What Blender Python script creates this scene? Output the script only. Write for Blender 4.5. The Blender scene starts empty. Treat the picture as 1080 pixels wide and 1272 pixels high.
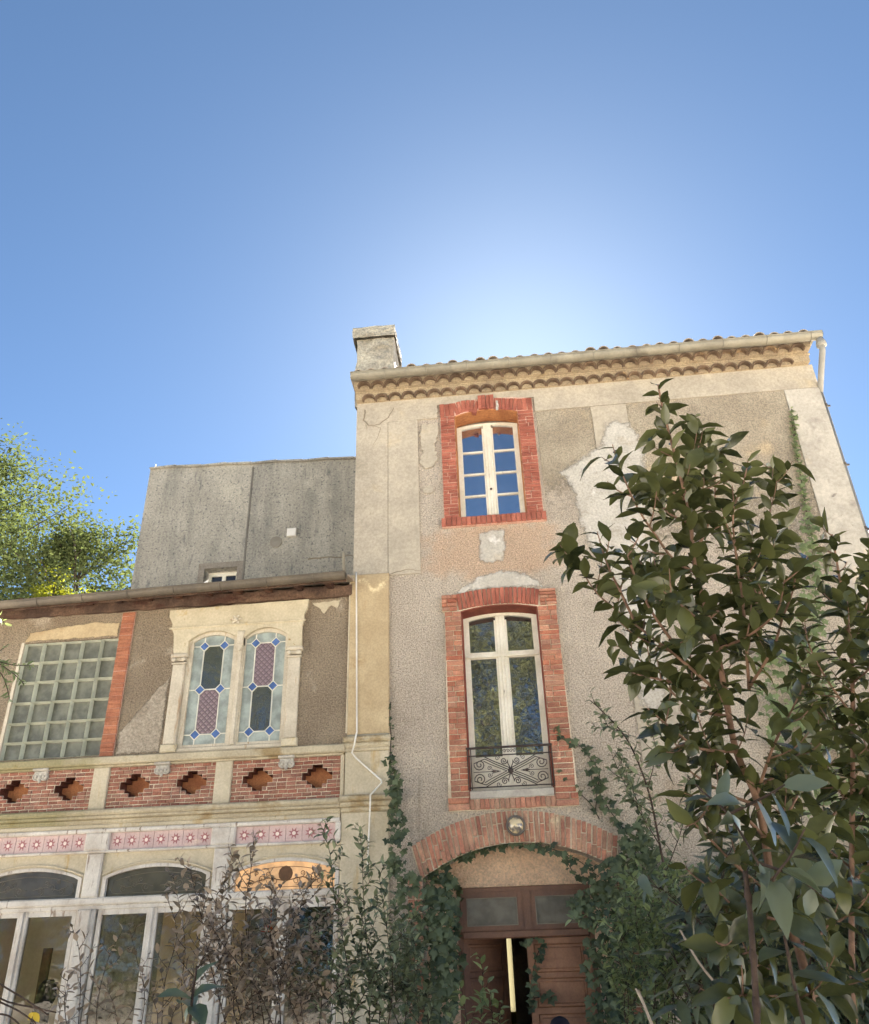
import bpy, bmesh, math, random
import numpy as np
from mathutils import Vector, Matrix
from mathutils.geometry import tessellate_polygon

random.seed(7); RNG = np.random.default_rng(11)
SC = bpy.context.scene
COL = SC.collection
rad = math.radians

# ------------------------------------------------------------------ camera
F_PX, CX, CY = 1012.16, 540.0, 636.0
YAW, PITCH, ROLL = rad(-5.0904), rad(29.0042), rad(-1.8488)
CAM = Vector((0, -10, 2.2))
_f = Vector((math.sin(YAW)*math.cos(PITCH), math.cos(YAW)*math.cos(PITCH), math.sin(PITCH)))
_r0 = Vector((math.cos(YAW), -math.sin(YAW), 0)); _u0 = _r0.cross(_f)
_r = math.cos(ROLL)*_r0 + math.sin(ROLL)*_u0
_u = -math.sin(ROLL)*_r0 + math.cos(ROLL)*_u0
cd = bpy.data.cameras.new('camera'); cam = bpy.data.objects.new('camera', cd); COL.objects.link(cam)
cd.sensor_fit = 'HORIZONTAL'; cd.sensor_width = 36.0; cd.lens = 36.0*F_PX/1080.0
cd.clip_start = 0.05; cd.clip_end = 2000
cam.matrix_world = Matrix(((_r.x, _u.x, -_f.x, CAM.x), (_r.y, _u.y, -_f.y, CAM.y), (_r.z, _u.z, -_f.z, CAM.z), (0, 0, 0, 1)))
SC.camera = cam

def at(x, y, Y=0.0):
    d = _r*((x-CX)/F_PX) - _u*((y-CY)/F_PX) + _f
    return CAM + d*((Y-CAM.y)/d.y)
def px(p):
    v = p-CAM; w = v.dot(_f)
    if w < .05: return (-9999, -9999, w)
    return (CX+F_PX*v.dot(_r)/w, CY-F_PX*v.dot(_u)/w, w)

# ------------------------------------------------------------------ sky, sun, exposure
SUN_EL, SUN_AZ = rad(37.6), rad(2.6)        # azimuth from +Y towards +X: behind the house
world = bpy.data.worlds.new('World'); SC.world = world; world.use_nodes = True
wn = world.node_tree; wn.nodes.clear()
sky = wn.nodes.new('ShaderNodeTexSky'); sky.sky_type = 'NISHITA'; sky.sun_disc = False
sky.sun_elevation = SUN_EL; sky.sun_rotation = SUN_AZ
sky.altitude = 0; sky.air_density = 0.182; sky.dust_density = 0.048; sky.ozone_density = 2.2
bg = wn.nodes.new('ShaderNodeBackground'); bg.inputs['Strength'].default_value = 0.05
wo = wn.nodes.new('ShaderNodeOutputWorld')
wb = wn.nodes.new('ShaderNodeMix'); wb.data_type = 'RGBA'; wb.blend_type = 'MULTIPLY'; wb.inputs[0].default_value = 1.0; wb.inputs[7].default_value = (.96, 1.07, .96, 1)
wn.links.new(sky.outputs[0], wb.inputs[6]); wn.links.new(wb.outputs[2], bg.inputs[0]); wn.links.new(bg.outputs[0], wo.inputs[0])
sd = bpy.data.lights.new('sun', 'SUN'); sd.energy = 5.0; sd.angle = rad(0.53); sd.color = (1, .95, .88)
sun = bpy.data.objects.new('sun', sd); COL.objects.link(sun)
sdir = Vector((math.sin(SUN_AZ)*math.cos(SUN_EL), math.cos(SUN_AZ)*math.cos(SUN_EL), math.sin(SUN_EL)))
sun.rotation_euler = sdir.to_track_quat('Z', 'Y').to_euler(); sun.location = sdir*60
vs = SC.view_settings
vs.view_transform = 'Standard'; vs.look = 'None'; vs.gamma = 1.0; vs.exposure = 3.74; vs.use_curve_mapping = False
SC.cycles.use_denoising = True
SC.cycles.max_bounces = 8; SC.cycles.diffuse_bounces = 5; SC.cycles.transparent_max_bounces = 12
SC.cycles.sample_clamp_indirect = 6.0

# ------------------------------------------------------------------ helpers
def lin(c):
    c = c/255.0
    return c/12.92 if c <= .04045 else ((c+.055)/1.055)**2.4
def S(r, g, b, k=1.0): return (min(.9, lin(r)*k), min(.9, lin(g)*k), min(.9, lin(b)*k), 1.0)

def nn(nt, typ, **kw):
    n = nt.nodes.new(typ)
    for k, v in kw.items():
        if k in n.inputs: n.inputs[k].default_value = v
        else: setattr(n, k, v)
    return n
def mixc(nt, fac, a, b, mode='MIX'):
    m = nt.nodes.new('ShaderNodeMix'); m.data_type = 'RGBA'; m.blend_type = mode
    for s, v in ((m.inputs[0], fac), (m.inputs[6], a), (m.inputs[7], b)):
        if hasattr(v, 'is_linked'): nt.links.new(v, s)
        else: s.default_value = v
    return m.outputs[2]
def ramp(nt, src, lo, hi):
    m = nt.nodes.new('ShaderNodeMapRange'); m.interpolation_type = 'SMOOTHSTEP'
    m.inputs[1].default_value = lo; m.inputs[2].default_value = hi
    nt.links.new(src, m.inputs[0]); return m.outputs[0]
def newmat(name):
    m = bpy.data.materials.new(name); m.use_nodes = True
    nt = m.node_tree; nt.nodes.clear()
    out = nt.nodes.new('ShaderNodeOutputMaterial')
    b = nt.nodes.new('ShaderNodeBsdfPrincipled'); nt.links.new(b.outputs[0], out.inputs[0])
    return m, nt, b, out
def posn(nt, stretch=(1, 1, 1), rot=(0, 0, 0)):
    g = nt.nodes.new('ShaderNodeNewGeometry'); mp = nt.nodes.new('ShaderNodeMapping')
    mp.inputs['Scale'].default_value = stretch; mp.inputs['Rotation'].default_value = rot
    nt.links.new(g.outputs['Position'], mp.inputs[0]); return mp.outputs[0]
def noise(nt, co, scale, detail=5, rough=.55, dist=0):
    n = nn(nt, 'ShaderNodeTexNoise', Scale=scale, Detail=detail, Roughness=rough, Distortion=dist)
    nt.links.new(co, n.inputs['Vector']); return n.outputs[0]

def wmat(name, c1, c2, sc=2.5, rough=.9, spec=.25, stains=(), fine=None, bump=(), rnd=0, huernd=0, metallic=0, blobs=()):
    """weathered surface: two-tone noise, stains (colour, scale, lo, hi, stretch), grain (scale, amount), relief (kind, scale, distance, strength)"""
    m, nt, b, out = newmat(name)
    co = posn(nt)
    col = mixc(nt, ramp(nt, noise(nt, co, sc, 6, .6), .34, .66), c1, c2)
    for st in stains:
        c, s, lo, hi = st[:4]
        cc = posn(nt, st[4]) if len(st) > 4 else co
        col = mixc(nt, ramp(nt, noise(nt, cc, s, 7, .62, .3), lo, hi), col, c)
    for (c, cx, cz, rx, rz, amt) in blobs:     # a stain with its own place on the wall
        mp = nt.nodes.new('ShaderNodeVectorMath'); mp.operation = 'SUBTRACT'; nt.links.new(co, mp.inputs[0]); mp.inputs[1].default_value = (cx, 0, cz)
        sc2 = nt.nodes.new('ShaderNodeVectorMath'); sc2.operation = 'MULTIPLY'; nt.links.new(mp.outputs[0], sc2.inputs[0]); sc2.inputs[1].default_value = (1/rx, 0, 1/rz)
        ln = nt.nodes.new('ShaderNodeVectorMath'); ln.operation = 'LENGTH'; nt.links.new(sc2.outputs[0], ln.inputs[0])
        ad = nt.nodes.new('ShaderNodeMath'); ad.operation = 'MULTIPLY_ADD'; nt.links.new(noise(nt, co, 4, 5), ad.inputs[0]); ad.inputs[1].default_value = 1.1; nt.links.new(ln.outputs['Value'], ad.inputs[2])
        mr = nt.nodes.new('ShaderNodeMapRange'); mr.interpolation_type = 'SMOOTHSTEP'
        mr.inputs[1].default_value = 1.55; mr.inputs[2].default_value = 1.1; mr.inputs[3].default_value = 0; mr.inputs[4].default_value = amt
        nt.links.new(ad.outputs[0], mr.inputs[0])
        col = mixc(nt, mr.outputs[0], col, c)
    if fine:
        f = ramp(nt, noise(nt, co, fine[0], 3, .7), .3, .7)
        g = nt.nodes.new('ShaderNodeMapRange'); g.inputs[3].default_value = 1-fine[1]; g.inputs[4].default_value = 1+fine[1]*.8
        nt.links.new(f, g.inputs[0])
        cb = nt.nodes.new('ShaderNodeCombineColor')
        for i in range(3): nt.links.new(g.outputs[0], cb.inputs[i])
        col = mixc(nt, 1.0, col, cb.outputs[0], 'MULTIPLY')
    if rnd:
        oi = nt.nodes.new('ShaderNodeObjectInfo'); hs = nt.nodes.new('ShaderNodeHueSaturation')
        mr = nt.nodes.new('ShaderNodeMapRange'); mr.inputs[3].default_value = 1-rnd; mr.inputs[4].default_value = 1+rnd
        nt.links.new(oi.outputs['Random'], mr.inputs[0]); nt.links.new(mr.outputs[0], hs.inputs['Value'])
        if huernd:
            wv = nt.nodes.new('ShaderNodeMath'); wv.operation = 'MULTIPLY'; wv.inputs[1].default_value = 37.7; nt.links.new(oi.outputs['Random'], wv.inputs[0])
            fr = nt.nodes.new('ShaderNodeMath'); fr.operation = 'FRACT'; nt.links.new(wv.outputs[0], fr.inputs[0])
            m2 = nt.nodes.new('ShaderNodeMapRange'); m2.inputs[3].default_value = .5-huernd; m2.inputs[4].default_value = .5+huernd
            nt.links.new(fr.outputs[0], m2.inputs[0]); nt.links.new(m2.outputs[0], hs.inputs['Hue'])
            m3 = nt.nodes.new('ShaderNodeMapRange'); m3.inputs[3].default_value = 1.0; m3.inputs[4].default_value = .82
            nt.links.new(fr.outputs[0], m3.inputs[0]); nt.links.new(m3.outputs[0], hs.inputs['Saturation'])
        nt.links.new(col, hs.inputs['Color']); col = hs.outputs[0]
    nt.links.new(col, b.inputs['Base Color'])
    b.inputs['Roughness'].default_value = rough; b.inputs['Specular IOR Level'].default_value = spec; b.inputs['Metallic'].default_value = metallic
    prev = None
    for bp in bump:
        kind, s, dist, stg = bp[:4]
        cc = posn(nt, bp[4]) if len(bp) > 4 else co
        if kind == 'v':
            v = nn(nt, 'ShaderNodeTexVoronoi', Scale=s); v.feature = 'SMOOTH_F1'; nt.links.new(cc, v.inputs['Vector']); h = v.outputs['Distance']
        else:
            h = noise(nt, cc, s, 4, .6)
        bn = nt.nodes.new('ShaderNodeBump'); bn.inputs['Strength'].default_value = stg; bn.inputs['Distance'].default_value = dist
        nt.links.new(h, bn.inputs['Height'])
        if prev is not None: nt.links.new(prev, bn.inputs['Normal'])
        prev = bn.outputs[0]
    if prev is not None: nt.links.new(prev, b.inputs['Normal'])
    return m

def glassmat(name, tint, refl_ior=1.9, rough=.02, wav=.0):
    """see-through pane: tinted transparency under a Fresnel reflection"""
    m, nt, b, out = newmat(name); nt.nodes.remove(b)
    tr = nn(nt, 'ShaderNodeBsdfTransparent', Color=tint); gl = nn(nt, 'ShaderNodeBsdfGlossy', Roughness=rough)
    fr = nn(nt, 'ShaderNodeFresnel', IOR=refl_ior); mx = nt.nodes.new('ShaderNodeMixShader')
    nt.links.new(fr.outputs[0], mx.inputs[0]); nt.links.new(tr.outputs[0], mx.inputs[1]); nt.links.new(gl.outputs[0], mx.inputs[2]); nt.links.new(mx.outputs[0], out.inputs[0])
    if wav:
        bn = nn(nt, 'ShaderNodeBump', Strength=wav, Distance=.01); nt.links.new(noise(nt, posn(nt), 5, 2), bn.inputs['Height']); nt.links.new(bn.outputs[0], gl.inputs['Normal'])
    return m
def mirrorpane(name, base, ior, rough=.03, wav=.1, wsc=4):
    m, nt, b, out = newmat(name)
    nt.links.new(mixc(nt, ramp(nt, noise(nt, posn(nt), 7, 5), .3, .7), tuple(c*.68 for c in base[:3])+(1,), tuple(c*1.25 for c in base[:3])+(1,)), b.inputs['Base Color']); b.inputs['Roughness'].default_value = rough; b.inputs['IOR'].default_value = ior
    bn = nn(nt, 'ShaderNodeBump', Strength=wav, Distance=.01); nt.links.new(noise(nt, posn(nt), wsc, 2), bn.inputs['Height']); nt.links.new(bn.outputs[0], b.inputs['Normal'])
    return m
def leafmat(name, c1, c2, trans, rough=.4, spec=.5, tmix=.35):
    m, nt, b, out = newmat(name)
    g = nt.nodes.new('ShaderNodeNewGeometry'); oi = nt.nodes.new('ShaderNodeObjectInfo')
    a = nt.nodes.new('ShaderNodeMath'); a.operation = 'ADD'; nt.links.new(g.outputs['Random Per Island'], a.inputs[0]); nt.links.new(oi.outputs['Random'], a.inputs[1])
    fr = nt.nodes.new('ShaderNodeMath'); fr.operation = 'FRACT'; nt.links.new(a.outputs[0], fr.inputs[0])
    col = mixc(nt, fr.outputs[0], c1, c2)
    n2 = noise(nt, posn(nt), 40, 3)
    col = mixc(nt, ramp(nt, n2, .4, .75), col, mixc(nt, .4, col, c2))
    nt.links.new(col, b.inputs['Base Color']); b.inputs['Roughness'].default_value = rough; b.inputs['Specular IOR Level'].default_value = spec
    t = nt.nodes.new('ShaderNodeBsdfTranslucent'); nt.links.new(mixc(nt, fr.outputs[0], trans, tuple(min(1, x*1.25) for x in trans[:3])+(1,)), t.inputs[0])
    mx = nt.nodes.new('ShaderNodeMixShader'); mx.inputs[0].default_value = tmix
    nt.links.new(b.outputs[0], mx.inputs[1]); nt.links.new(t.outputs[0], mx.inputs[2]); nt.links.new(mx.outputs[0], out.inputs[0])
    return m

class MB:
    """collects shapes, then links them as ONE mesh object"""
    def __init__(s): s.v = []; s.f = []; s.m = []
    def add(s, vs_, fs, mi=0):
        o = len(s.v); s.v += [tuple(p) for p in vs_]; s.f += [tuple(i+o for i in f) for f in fs]; s.m += [mi]*len(fs); return s
    def box(s, x0, x1, y0, y1, z0, z1, mi=0):
        return s.add([(x0,y0,z0),(x1,y0,z0),(x1,y1,z0),(x0,y1,z0),(x0,y0,z1),(x1,y0,z1),(x1,y1,z1),(x0,y1,z1)],
                     [(0,3,2,1),(4,5,6,7),(0,1,5,4),(1,2,6,5),(2,3,7,6),(3,0,4,7)], mi)
    def cbox(s, x0, x1, y0, y1, z0, z1, c=.008, mi=0):
        """box with a chamfered front (the -y side)"""
        A = [(x0,y1,z0),(x1,y1,z0),(x1,y1,z1),(x0,y1,z1)]; B = [(x0,y0+c,z0),(x1,y0+c,z0),(x1,y0+c,z1),(x0,y0+c,z1)]
        C = [(x0+c,y0,z0+c),(x1-c,y0,z0+c),(x1-c,y0,z1-c),(x0+c,y0,z1-c)]
        fs = [(8,9,10,11)]+[(i,(i+1)%4,4+(i+1)%4,4+i) for i in range(4)]+[(4+i,4+(i+1)%4,8+(i+1)%4,8+i) for i in range(4)]+[(3,2,1,0)]
        return s.add(A+B+C, fs, mi)
    def plate(s, loops, y0, y1, mi=0, back=True):
        """polygon with holes in XZ, extruded from y0 (front) to y1"""
        flat = [p for L in loops for p in L]; n = len(flat)
        tris = tessellate_polygon([[Vector((p[0], p[1], 0)) for p in L] for L in loops])
        vs_ = [(p[0], y0, p[1]) for p in flat]+[(p[0], y1, p[1]) for p in flat]
        fs = []
        for a, b, c in tris:
            A, B, Cc = flat[a], flat[b], flat[c]
            cr = (B[0]-A[0])*(Cc[1]-A[1])-(B[1]-A[1])*(Cc[0]-A[0])
            if abs(cr) < 1e-12: continue
            t = (a, b, c) if cr > 0 else (a, c, b)
            fs.append(t)
            if back: fs.append((t[0]+n, t[2]+n, t[1]+n))
        o = 0
        for k, L in enumerate(loops):
            ar = sum(L[i][0]*L[(i+1) % len(L)][1]-L[(i+1) % len(L)][0]*L[i][1] for i in range(len(L)))
            for i in range(len(L)):
                a, b = o+i, o+(i+1) % len(L)
                q = (b, a, a+n, b+n)
                fs.append(q if (ar > 0) == (k == 0) else q[::-1])
            o += len(L)
        return s.add(vs_, fs, mi)
    def tube(s, pts, r0, r1=None, n=6, mi=0, caps=True):
        pts = [Vector(p) for p in pts]; r1 = r0 if r1 is None else r1; m = len(pts)
        up = Vector((0, 0, 1)); vs_ = []; prev = None
        for i, p in enumerate(pts):
            t = (pts[min(i+1, m-1)]-pts[max(i-1, 0)])
            t = t.normalized() if t.length > 1e-9 else Vector((0, 0, 1))
            if prev is None:
                a = t.cross(up if abs(t.z) < .9 else Vector((1, 0, 0))).normalized()
            else:
                a = prev-t*prev.dot(t); a = a.normalized() if a.length > 1e-6 else t.orthogonal().normalized()
            prev = a; b = t.cross(a); r = r0+(r1-r0)*i/max(1, m-1)
            for k in range(n):
                w = 2*math.pi*k/n; vs_.append(p+(a*math.cos(w)+b*math.sin(w))*r)
        fs = [(i*n+k, i*n+(k+1) % n, (i+1)*n+(k+1) % n, (i+1)*n+k) for i in range(m-1) for k in range(n)]
        if caps: fs += [tuple(range(n))[::-1], tuple((m-1)*n+k for k in range(n))]
        return s.add(vs_, fs, mi)
    def lathe(s, prof, c, axis='z', n=16, mi=0):
        """prof: (radius, height) along the axis"""
        vs_ = []
        for r, h in prof:
            for k in range(n):
                w = 2*math.pi*k/n; a, b = r*math.cos(w), r*math.sin(w)
                vs_.append((c[0]+a, c[1]+b, c[2]+h) if axis == 'z' else ((c[0]+a, c[1]-h, c[2]+b) if axis == '-y' else (c[0]+h, c[1]+a, c[2]+b)))
        m = len(prof)
        fs = [(i*n+k, i*n+(k+1) % n, (i+1)*n+(k+1) % n, (i+1)*n+k) for i in range(m-1) for k in range(n)]
        fs += [tuple(range(n))[::-1], tuple((m-1)*n+k for k in range(n))]
        return s.add(vs_, fs, mi)
    def mesh(s, name, mats):
        me = bpy.data.meshes.new(name); me.from_pydata(s.v, [], s.f)
        for m in (mats if isinstance(mats, (list, tuple)) else [mats]): me.materials.append(m)
        me.polygons.foreach_set('material_index', s.m); me.update(); return me
    def build(s, name, mats, parent=None, smooth=False, fixn=False):
        me = s.mesh(name, mats)
        if fixn:
            bm = bmesh.new(); bm.from_mesh(me); bmesh.ops.recalc_face_normals(bm, faces=bm.faces); bm.to_mesh(me); bm.free()
        if smooth: me.polygons.foreach_set('use_smooth', [True]*len(me.polygons))
        return link(name, me, parent)

def link(name, data, parent=None):
    o = bpy.data.objects.new(name, data); COL.objects.link(o)
    if parent is not None: attach(o, parent)
    return o
WORLD_OF = {}
def attach(o, parent):
    o.parent = parent
    w = WORLD_OF.get(parent.name)
    if w is not None: o.matrix_parent_inverse = w.inverted()
def thing(name, label, cat, loc=(0, 0, 0), group=None):
    e = bpy.data.objects.new(name, None); COL.objects.link(e); e.location = loc; e.empty_display_size = .2
    e['label'] = label; e['category'] = cat
    if group: e['group'] = group
    WORLD_OF[e.name] = Matrix.Translation(loc); return e
def tag(o, label, cat, group=None):
    o['label'] = label; o['category'] = cat
    if group: o['group'] = group
    return o
def struct(o): o['kind'] = 'structure'; return o

def circ3(p, q, r):
    ax, ay = p; bx, by = q; cx, cy = r
    d = 2*(ax*(by-cy)+bx*(cy-ay)+cx*(ay-by))
    ux = ((ax*ax+ay*ay)*(by-cy)+(bx*bx+by*by)*(cy-ay)+(cx*cx+cy*cy)*(ay-by))/d
    uy = ((ax*ax+ay*ay)*(cx-bx)+(bx*bx+by*by)*(ax-cx)+(cx*cx+cy*cy)*(bx-ax))/d
    return ux, uy, math.hypot(ax-ux, ay-uy)
def arc(x0, x1, z_s, z_c, n=12):
    """points of a segmental arch from (x0,z_s) over the crown z_c to (x1,z_s)"""
    cx, cz, r = circ3((x0, z_s), ((x0+x1)/2, z_c), (x1, z_s))
    a0 = math.atan2(z_s-cz, x0-cx); a1 = math.atan2(z_s-cz, x1-cx)
    return [(cx+r*math.cos(a0+(a1-a0)*i/n), cz+r*math.sin(a0+(a1-a0)*i/n)) for i in range(n+1)]
def opening(x0, x1, z0, z_s, z_c, n=12):
    return [(x0, z0), (x1, z0)]+arc(x0, x1, z_s, z_c, n)[::-1]
def rect(x0, x1, z0, z1): return [(x0, z0), (x1, z0), (x1, z1), (x0, z1)]
def rough_poly(pts, step=.05, amp=.012, seed=0):
    """outline with an irregular edge"""
    rg = random.Random(seed); out = []
    for i, p in enumerate(pts):
        q = pts[(i+1) % len(pts)]; L = math.hypot(q[0]-p[0], q[1]-p[1]); n = max(1, int(L/step))
        for k in range(n):
            t = k/n; out.append((p[0]+(q[0]-p[0])*t+rg.uniform(-amp, amp), p[1]+(q[1]-p[1])*t+rg.uniform(-amp, amp)))
    return out

# ------------------------------------------------------------------ materials
K = 1.0
GRIT = (('n', 2.5, .05, .5), ('n', 46, .04, 1.0), ('n', 95, .018, .8), ('v', 30, .02, .6))
M = {}
M['pebble'] = wmat('pebbledash', S(205,191,173), S(191,177,160), 1.3, fine=(56, .40), bump=GRIT,
    stains=((S(168,152,134), .9, .56, .74), (S(210,198,178), 2.2, .6, .75), (S(136,122,106), 52, .56, .66), (S(170,156,139), 1.6, .56, .78, (3, 1, .3)), (S(172,150,124), .7, .6, .72)), blobs=((S(206,160,120), -.1, 7.1, 1.2, .55, .42),))
M['panel'] = wmat('panel_roughcast', S(166,154,134), S(148,136,118), 1.6, fine=(55, .34), bump=(('n', 70, .02, .8), ('v', 45, .015, .6)), stains=((S(182,162,132), 1.1, .52, .7),))
M['dark_rough'] = wmat('brown_roughcast', S(162,146,124), S(146,130,110), 1.4, fine=(50, .36), bump=GRIT, stains=((S(184,170,150), 1.3, .6, .7), (S(124,110,92), 2.5, .6, .74, (3, 1, .35))))
M['render'] = wmat('smooth_render', S(178,167,149), S(162,152,136), 1.8, fine=(30, .14), bump=(('n', 14, .01, .4), ('n', 80, .004, .4)),
    stains=((S(146,137,121), 1.1, .54, .7), (S(188,170,138), .8, .58, .72), (S(124,113,96), 5, .66, .74, (2.2, 1, .5))))
M['render_grey'] = wmat('grey_render', S(188,180,166), S(166,158,146), 2.2, fine=(26, .12), bump=(('n', 14, .012, .5), ('n', 70, .005, .5)),
    stains=((S(146,138,128), 2.1, .55, .7), (S(120,112,104), 6, .64, .72), (S(205,186,160), .9, .6, .7)))
M['patch'] = wmat('cement_patch', S(188,182,171), S(170,163,151), 2.5, fine=(34, .2), bump=(('n', 20, .012, .5), ('n', 90, .005, .5)), stains=((S(152,143,130), 2.4, .54, .7), (S(178,164,142), 1.2, .55, .7), (S(204,199,190), 5, .6, .72)))
M['patch_brown'] = wmat('brown_patch', S(172,160,143), S(156,144,127), 2.5, fine=(34, .3), bump=(('n', 40, .03, .8), ('n', 90, .01, .6)), stains=((S(142,130,114), 3, .55, .7),))
M['patch_rim'] = wmat('patch_rim', S(164,152,134), S(146,134,117), 3, fine=(36, .35), bump=(('n', 34, .03, .9), ('n', 80, .015, .7)))
M['ochre'] = wmat('ochre_render', S(186,167,134), S(170,150,118), 1.6, fine=(40, .12), bump=(('n', 25, .008, .4),), stains=((S(160,134,98), 1.3, .55, .7), (S(222,204,164), 2.6, .62, .72)))
M['cream'] = wmat('cream_plaster', S(196,184,160), S(180,168,144), 2.0, fine=(35, .10), bump=(('n', 22, .008, .4),), stains=((S(176,152,110), 1.8, .58, .72, (2.5, 1, .5)), (S(150,132,98), 7, .66, .74, (3, 1, .4))))
M['cream_moss'] = wmat('cream_moss', S(188,176,150), S(170,158,134), 2.0, fine=(35, .14), bump=(('n', 30, .01, .5),), stains=((S(150,130,96), 2.2, .55, .68), (S(120,116,70), 1.5, .62, .74)), blobs=((S(116,112,66), -6.2, 4.2, 1.3, .8, .6),))
M['soffit'] = wmat('orange_roughcast', S(240,206,174), S(228,192,160), 2.0, fine=(45, .22), bump=GRIT, stains=((S(196,150,112), 1.4, .55, .7), (S(186,170,160), 2.5, .64, .74)))
M['grey_wall'] = wmat('grey_cement', S(158,153,141), S(142,137,126), 1.2, fine=(28, .2), bump=(('n', 22, .012, .5), ('n', 60, .008, .5)),
    stains=((S(128,125,116), 1.1, .42, .7, (3, 3, .5)), (S(166,160,146), 1.0, .54, .7), (S(104,103,100), 5, .56, .74, (2.0, 2.0, .5)), (S(96,96,94), 22, .54, .66)))
M['mortar'] = wmat('mortar', S(216,204,182), S(192,178,154), 4, fine=(60, .2), bump=(('n', 60, .006, .6),))
M['mortar_red'] = wmat('mortar_red', S(212,172,154), S(190,146,128), 4, fine=(60, .25), bump=(('n', 60, .006, .6),))
BB = (('n', 38, .008, .6), ('n', 110, .004, .5))
M['brick_red'] = wmat('brick_red', S(162,98,80), S(140,80,66), 5, fine=(50, .22), bump=BB, rnd=.17, stains=((S(186,130,112), 7, .64, .76),))
M['brick_orange'] = wmat('brick_orange', S(172,114,84), S(148,92,70), 5, fine=(50, .26), bump=BB, rnd=.22, huernd=.007, stains=((S(214,160,124), 5, .62, .74),))
M['brick_arch'] = wmat('brick_arch', S(176,128,100), S(154,106,84), 4, fine=(50, .24), bump=BB, rnd=.22, huernd=.010, stains=((S(200,176,140), 3.5, .6, .72), (S(140,96,76), 5, .62, .72)))
M['brick_par'] = wmat('brick_parapet', S(160,110,88), S(138,90,73), 5, fine=(50, .24), bump=BB, rnd=.2, huernd=.006, stains=((S(196,150,122), 4, .62, .74), (S(120,72,60), 2, .62, .74)))
M['hole_side_shade'] = wmat('shade_toned_recess_brick', S(112,68,54), S(90,54,44), 5, fine=(50, .25), bump=BB)  # dark brown paints the shade on the sides of the diamond recesses
M['brick_strip'] = wmat('brick_strip', S(168,112,84), S(150,96,74), 5, fine=(50, .2), bump=BB, rnd=.1)
M['hole_back'] = wmat('hole_back', S(180,122,84), S(150,96,68), 6, fine=(50, .2), bump=(('n', 40, .01, .5),))
M['white_paint'] = wmat('peeling_white_paint', S(212,205,194), S(194,186,175), 3, fine=(40, .08), rough=.6, bump=(('n', 30, .004, .5, (1, 1, .15)),), stains=((S(140,122,106), 9, .58, .68, (2.2, 2.2, .3)), (S(180,168,155), 3, .5, .7)))
M['window_paint'] = wmat('window_paint', S(232,226,210), S(216,208,188), 3, fine=(40, .06), rough=.5, bump=(('n', 30, .003, .4, (1, 1, .15)),), stains=((S(150,136,118), 10, .66, .73, (2.2, 2.2, .35)),))
M['wood_white'] = wmat('weathered_white_wood', S(202,192,172), S(182,171,152), 3, fine=(40, .1), rough=.75, bump=(('n', 40, .006, .6, (1, 1, .12)),), stains=((S(168,146,120), 7, .56, .68, (2.6, 2.6, .3)), (S(140,110,92), 12, .68, .74, (2, 2, .3))))
M['cream_wood'] = wmat('cream_wood', S(198,186,160), S(180,168,142), 2.5, fine=(35, .1), rough=.75, bump=(('n', 30, .005, .5),), stains=((S(180,156,112), 3, .58, .7), (S(150,126,90), 9, .66, .73)))
M['timber'] = wmat('eaves_timber', S(106,84,68), S(74,58,49), 3, fine=(40, .3), rough=.85, bump=(('n', 20, .012, .7, (.2, 1, 1)),), stains=((S(70,46,36), 3, .5, .62, (.6, 1, 1.6)), (S(150,118,88), 3, .64, .76, (.5, 1, 1))))
M['timber_dark'] = wmat('dark_timber', S(96,66,50), S(62,42,34), 4, fine=(40, .2), bump=(('n', 25, .01, .6),))
M['door'] = wmat('door_wood', S(152,110,84), S(126,88,68), 3, fine=(40, .12), rough=.55, spec=.4, bump=(('n', 30, .004, .5, (1, 1, .15)),), stains=((S(134,92,74), 4, .58, .72, (2, 2, .4)),))
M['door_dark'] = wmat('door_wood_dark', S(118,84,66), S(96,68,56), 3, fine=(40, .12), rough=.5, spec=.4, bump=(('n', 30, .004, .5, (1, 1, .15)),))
M['zinc'] = wmat('zinc', S(146,140,124), S(124,118,104), 2, rough=.5, spec=.4, metallic=.25, fine=(20, .08), bump=(('n', 10, .004, .3),), stains=((S(104,97,86), 2.5, .56, .7),))
M['zinc_dark'] = wmat('zinc_brown', S(106,96,82), S(86,78,68), 2, rough=.55, spec=.4, metallic=.2, fine=(20, .1), bump=(('n', 10, .004, .3),), stains=((S(92,80,66), 2.5, .56, .7),))
M['pipe'] = wmat('pale_pipe', S(150,147,139), S(132,129,122), 2, rough=.5, fine=(20, .06))
M['tile'] = wmat('canal_tile', S(118,98,80), S(96,80,66), 4, fine=(45, .16), bump=(('n', 30, .008, .5),), rnd=.14, stains=((S(160,134,100), 3, .6, .72), (S(90,76,64), 4, .58, .7)))
M['tile_mortar'] = wmat('genoise_mortar', S(168,151,124), S(146,130,108), 3, fine=(40, .28), bump=(('n', 30, .01, .6),), stains=((S(150,130,100), 2.5, .56, .7),))  # mortar colour lowered to stand in for weak eaves shadow
M['rooftile'] = wmat('roof_tile', S(170,156,138), S(146,132,118), 4, fine=(45, .2), bump=(('n', 30, .008, .5),), stains=((S(120,116,96), 3, .58, .7),))
M['chimney'] = wmat('chimney_render', S(172,166,150), S(146,140,127), 3, fine=(24, .3), bump=(('n', 9, .05, .9), ('n', 40, .015, .7)), stains=((S(140,132,116), 2.6, .54, .68),))
M['iron'] = wmat('rusty_iron', S(78,66,60), S(56,48,46), 6, rough=.6, spec=.4, metallic=.3, fine=(60, .2), stains=((S(104,74,58), 8, .58, .7),))
M['iron_grey'] = wmat('grey_cast_iron', S(118,112,104), S(96,90,84), 6, rough=.5, metallic=.3)
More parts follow.
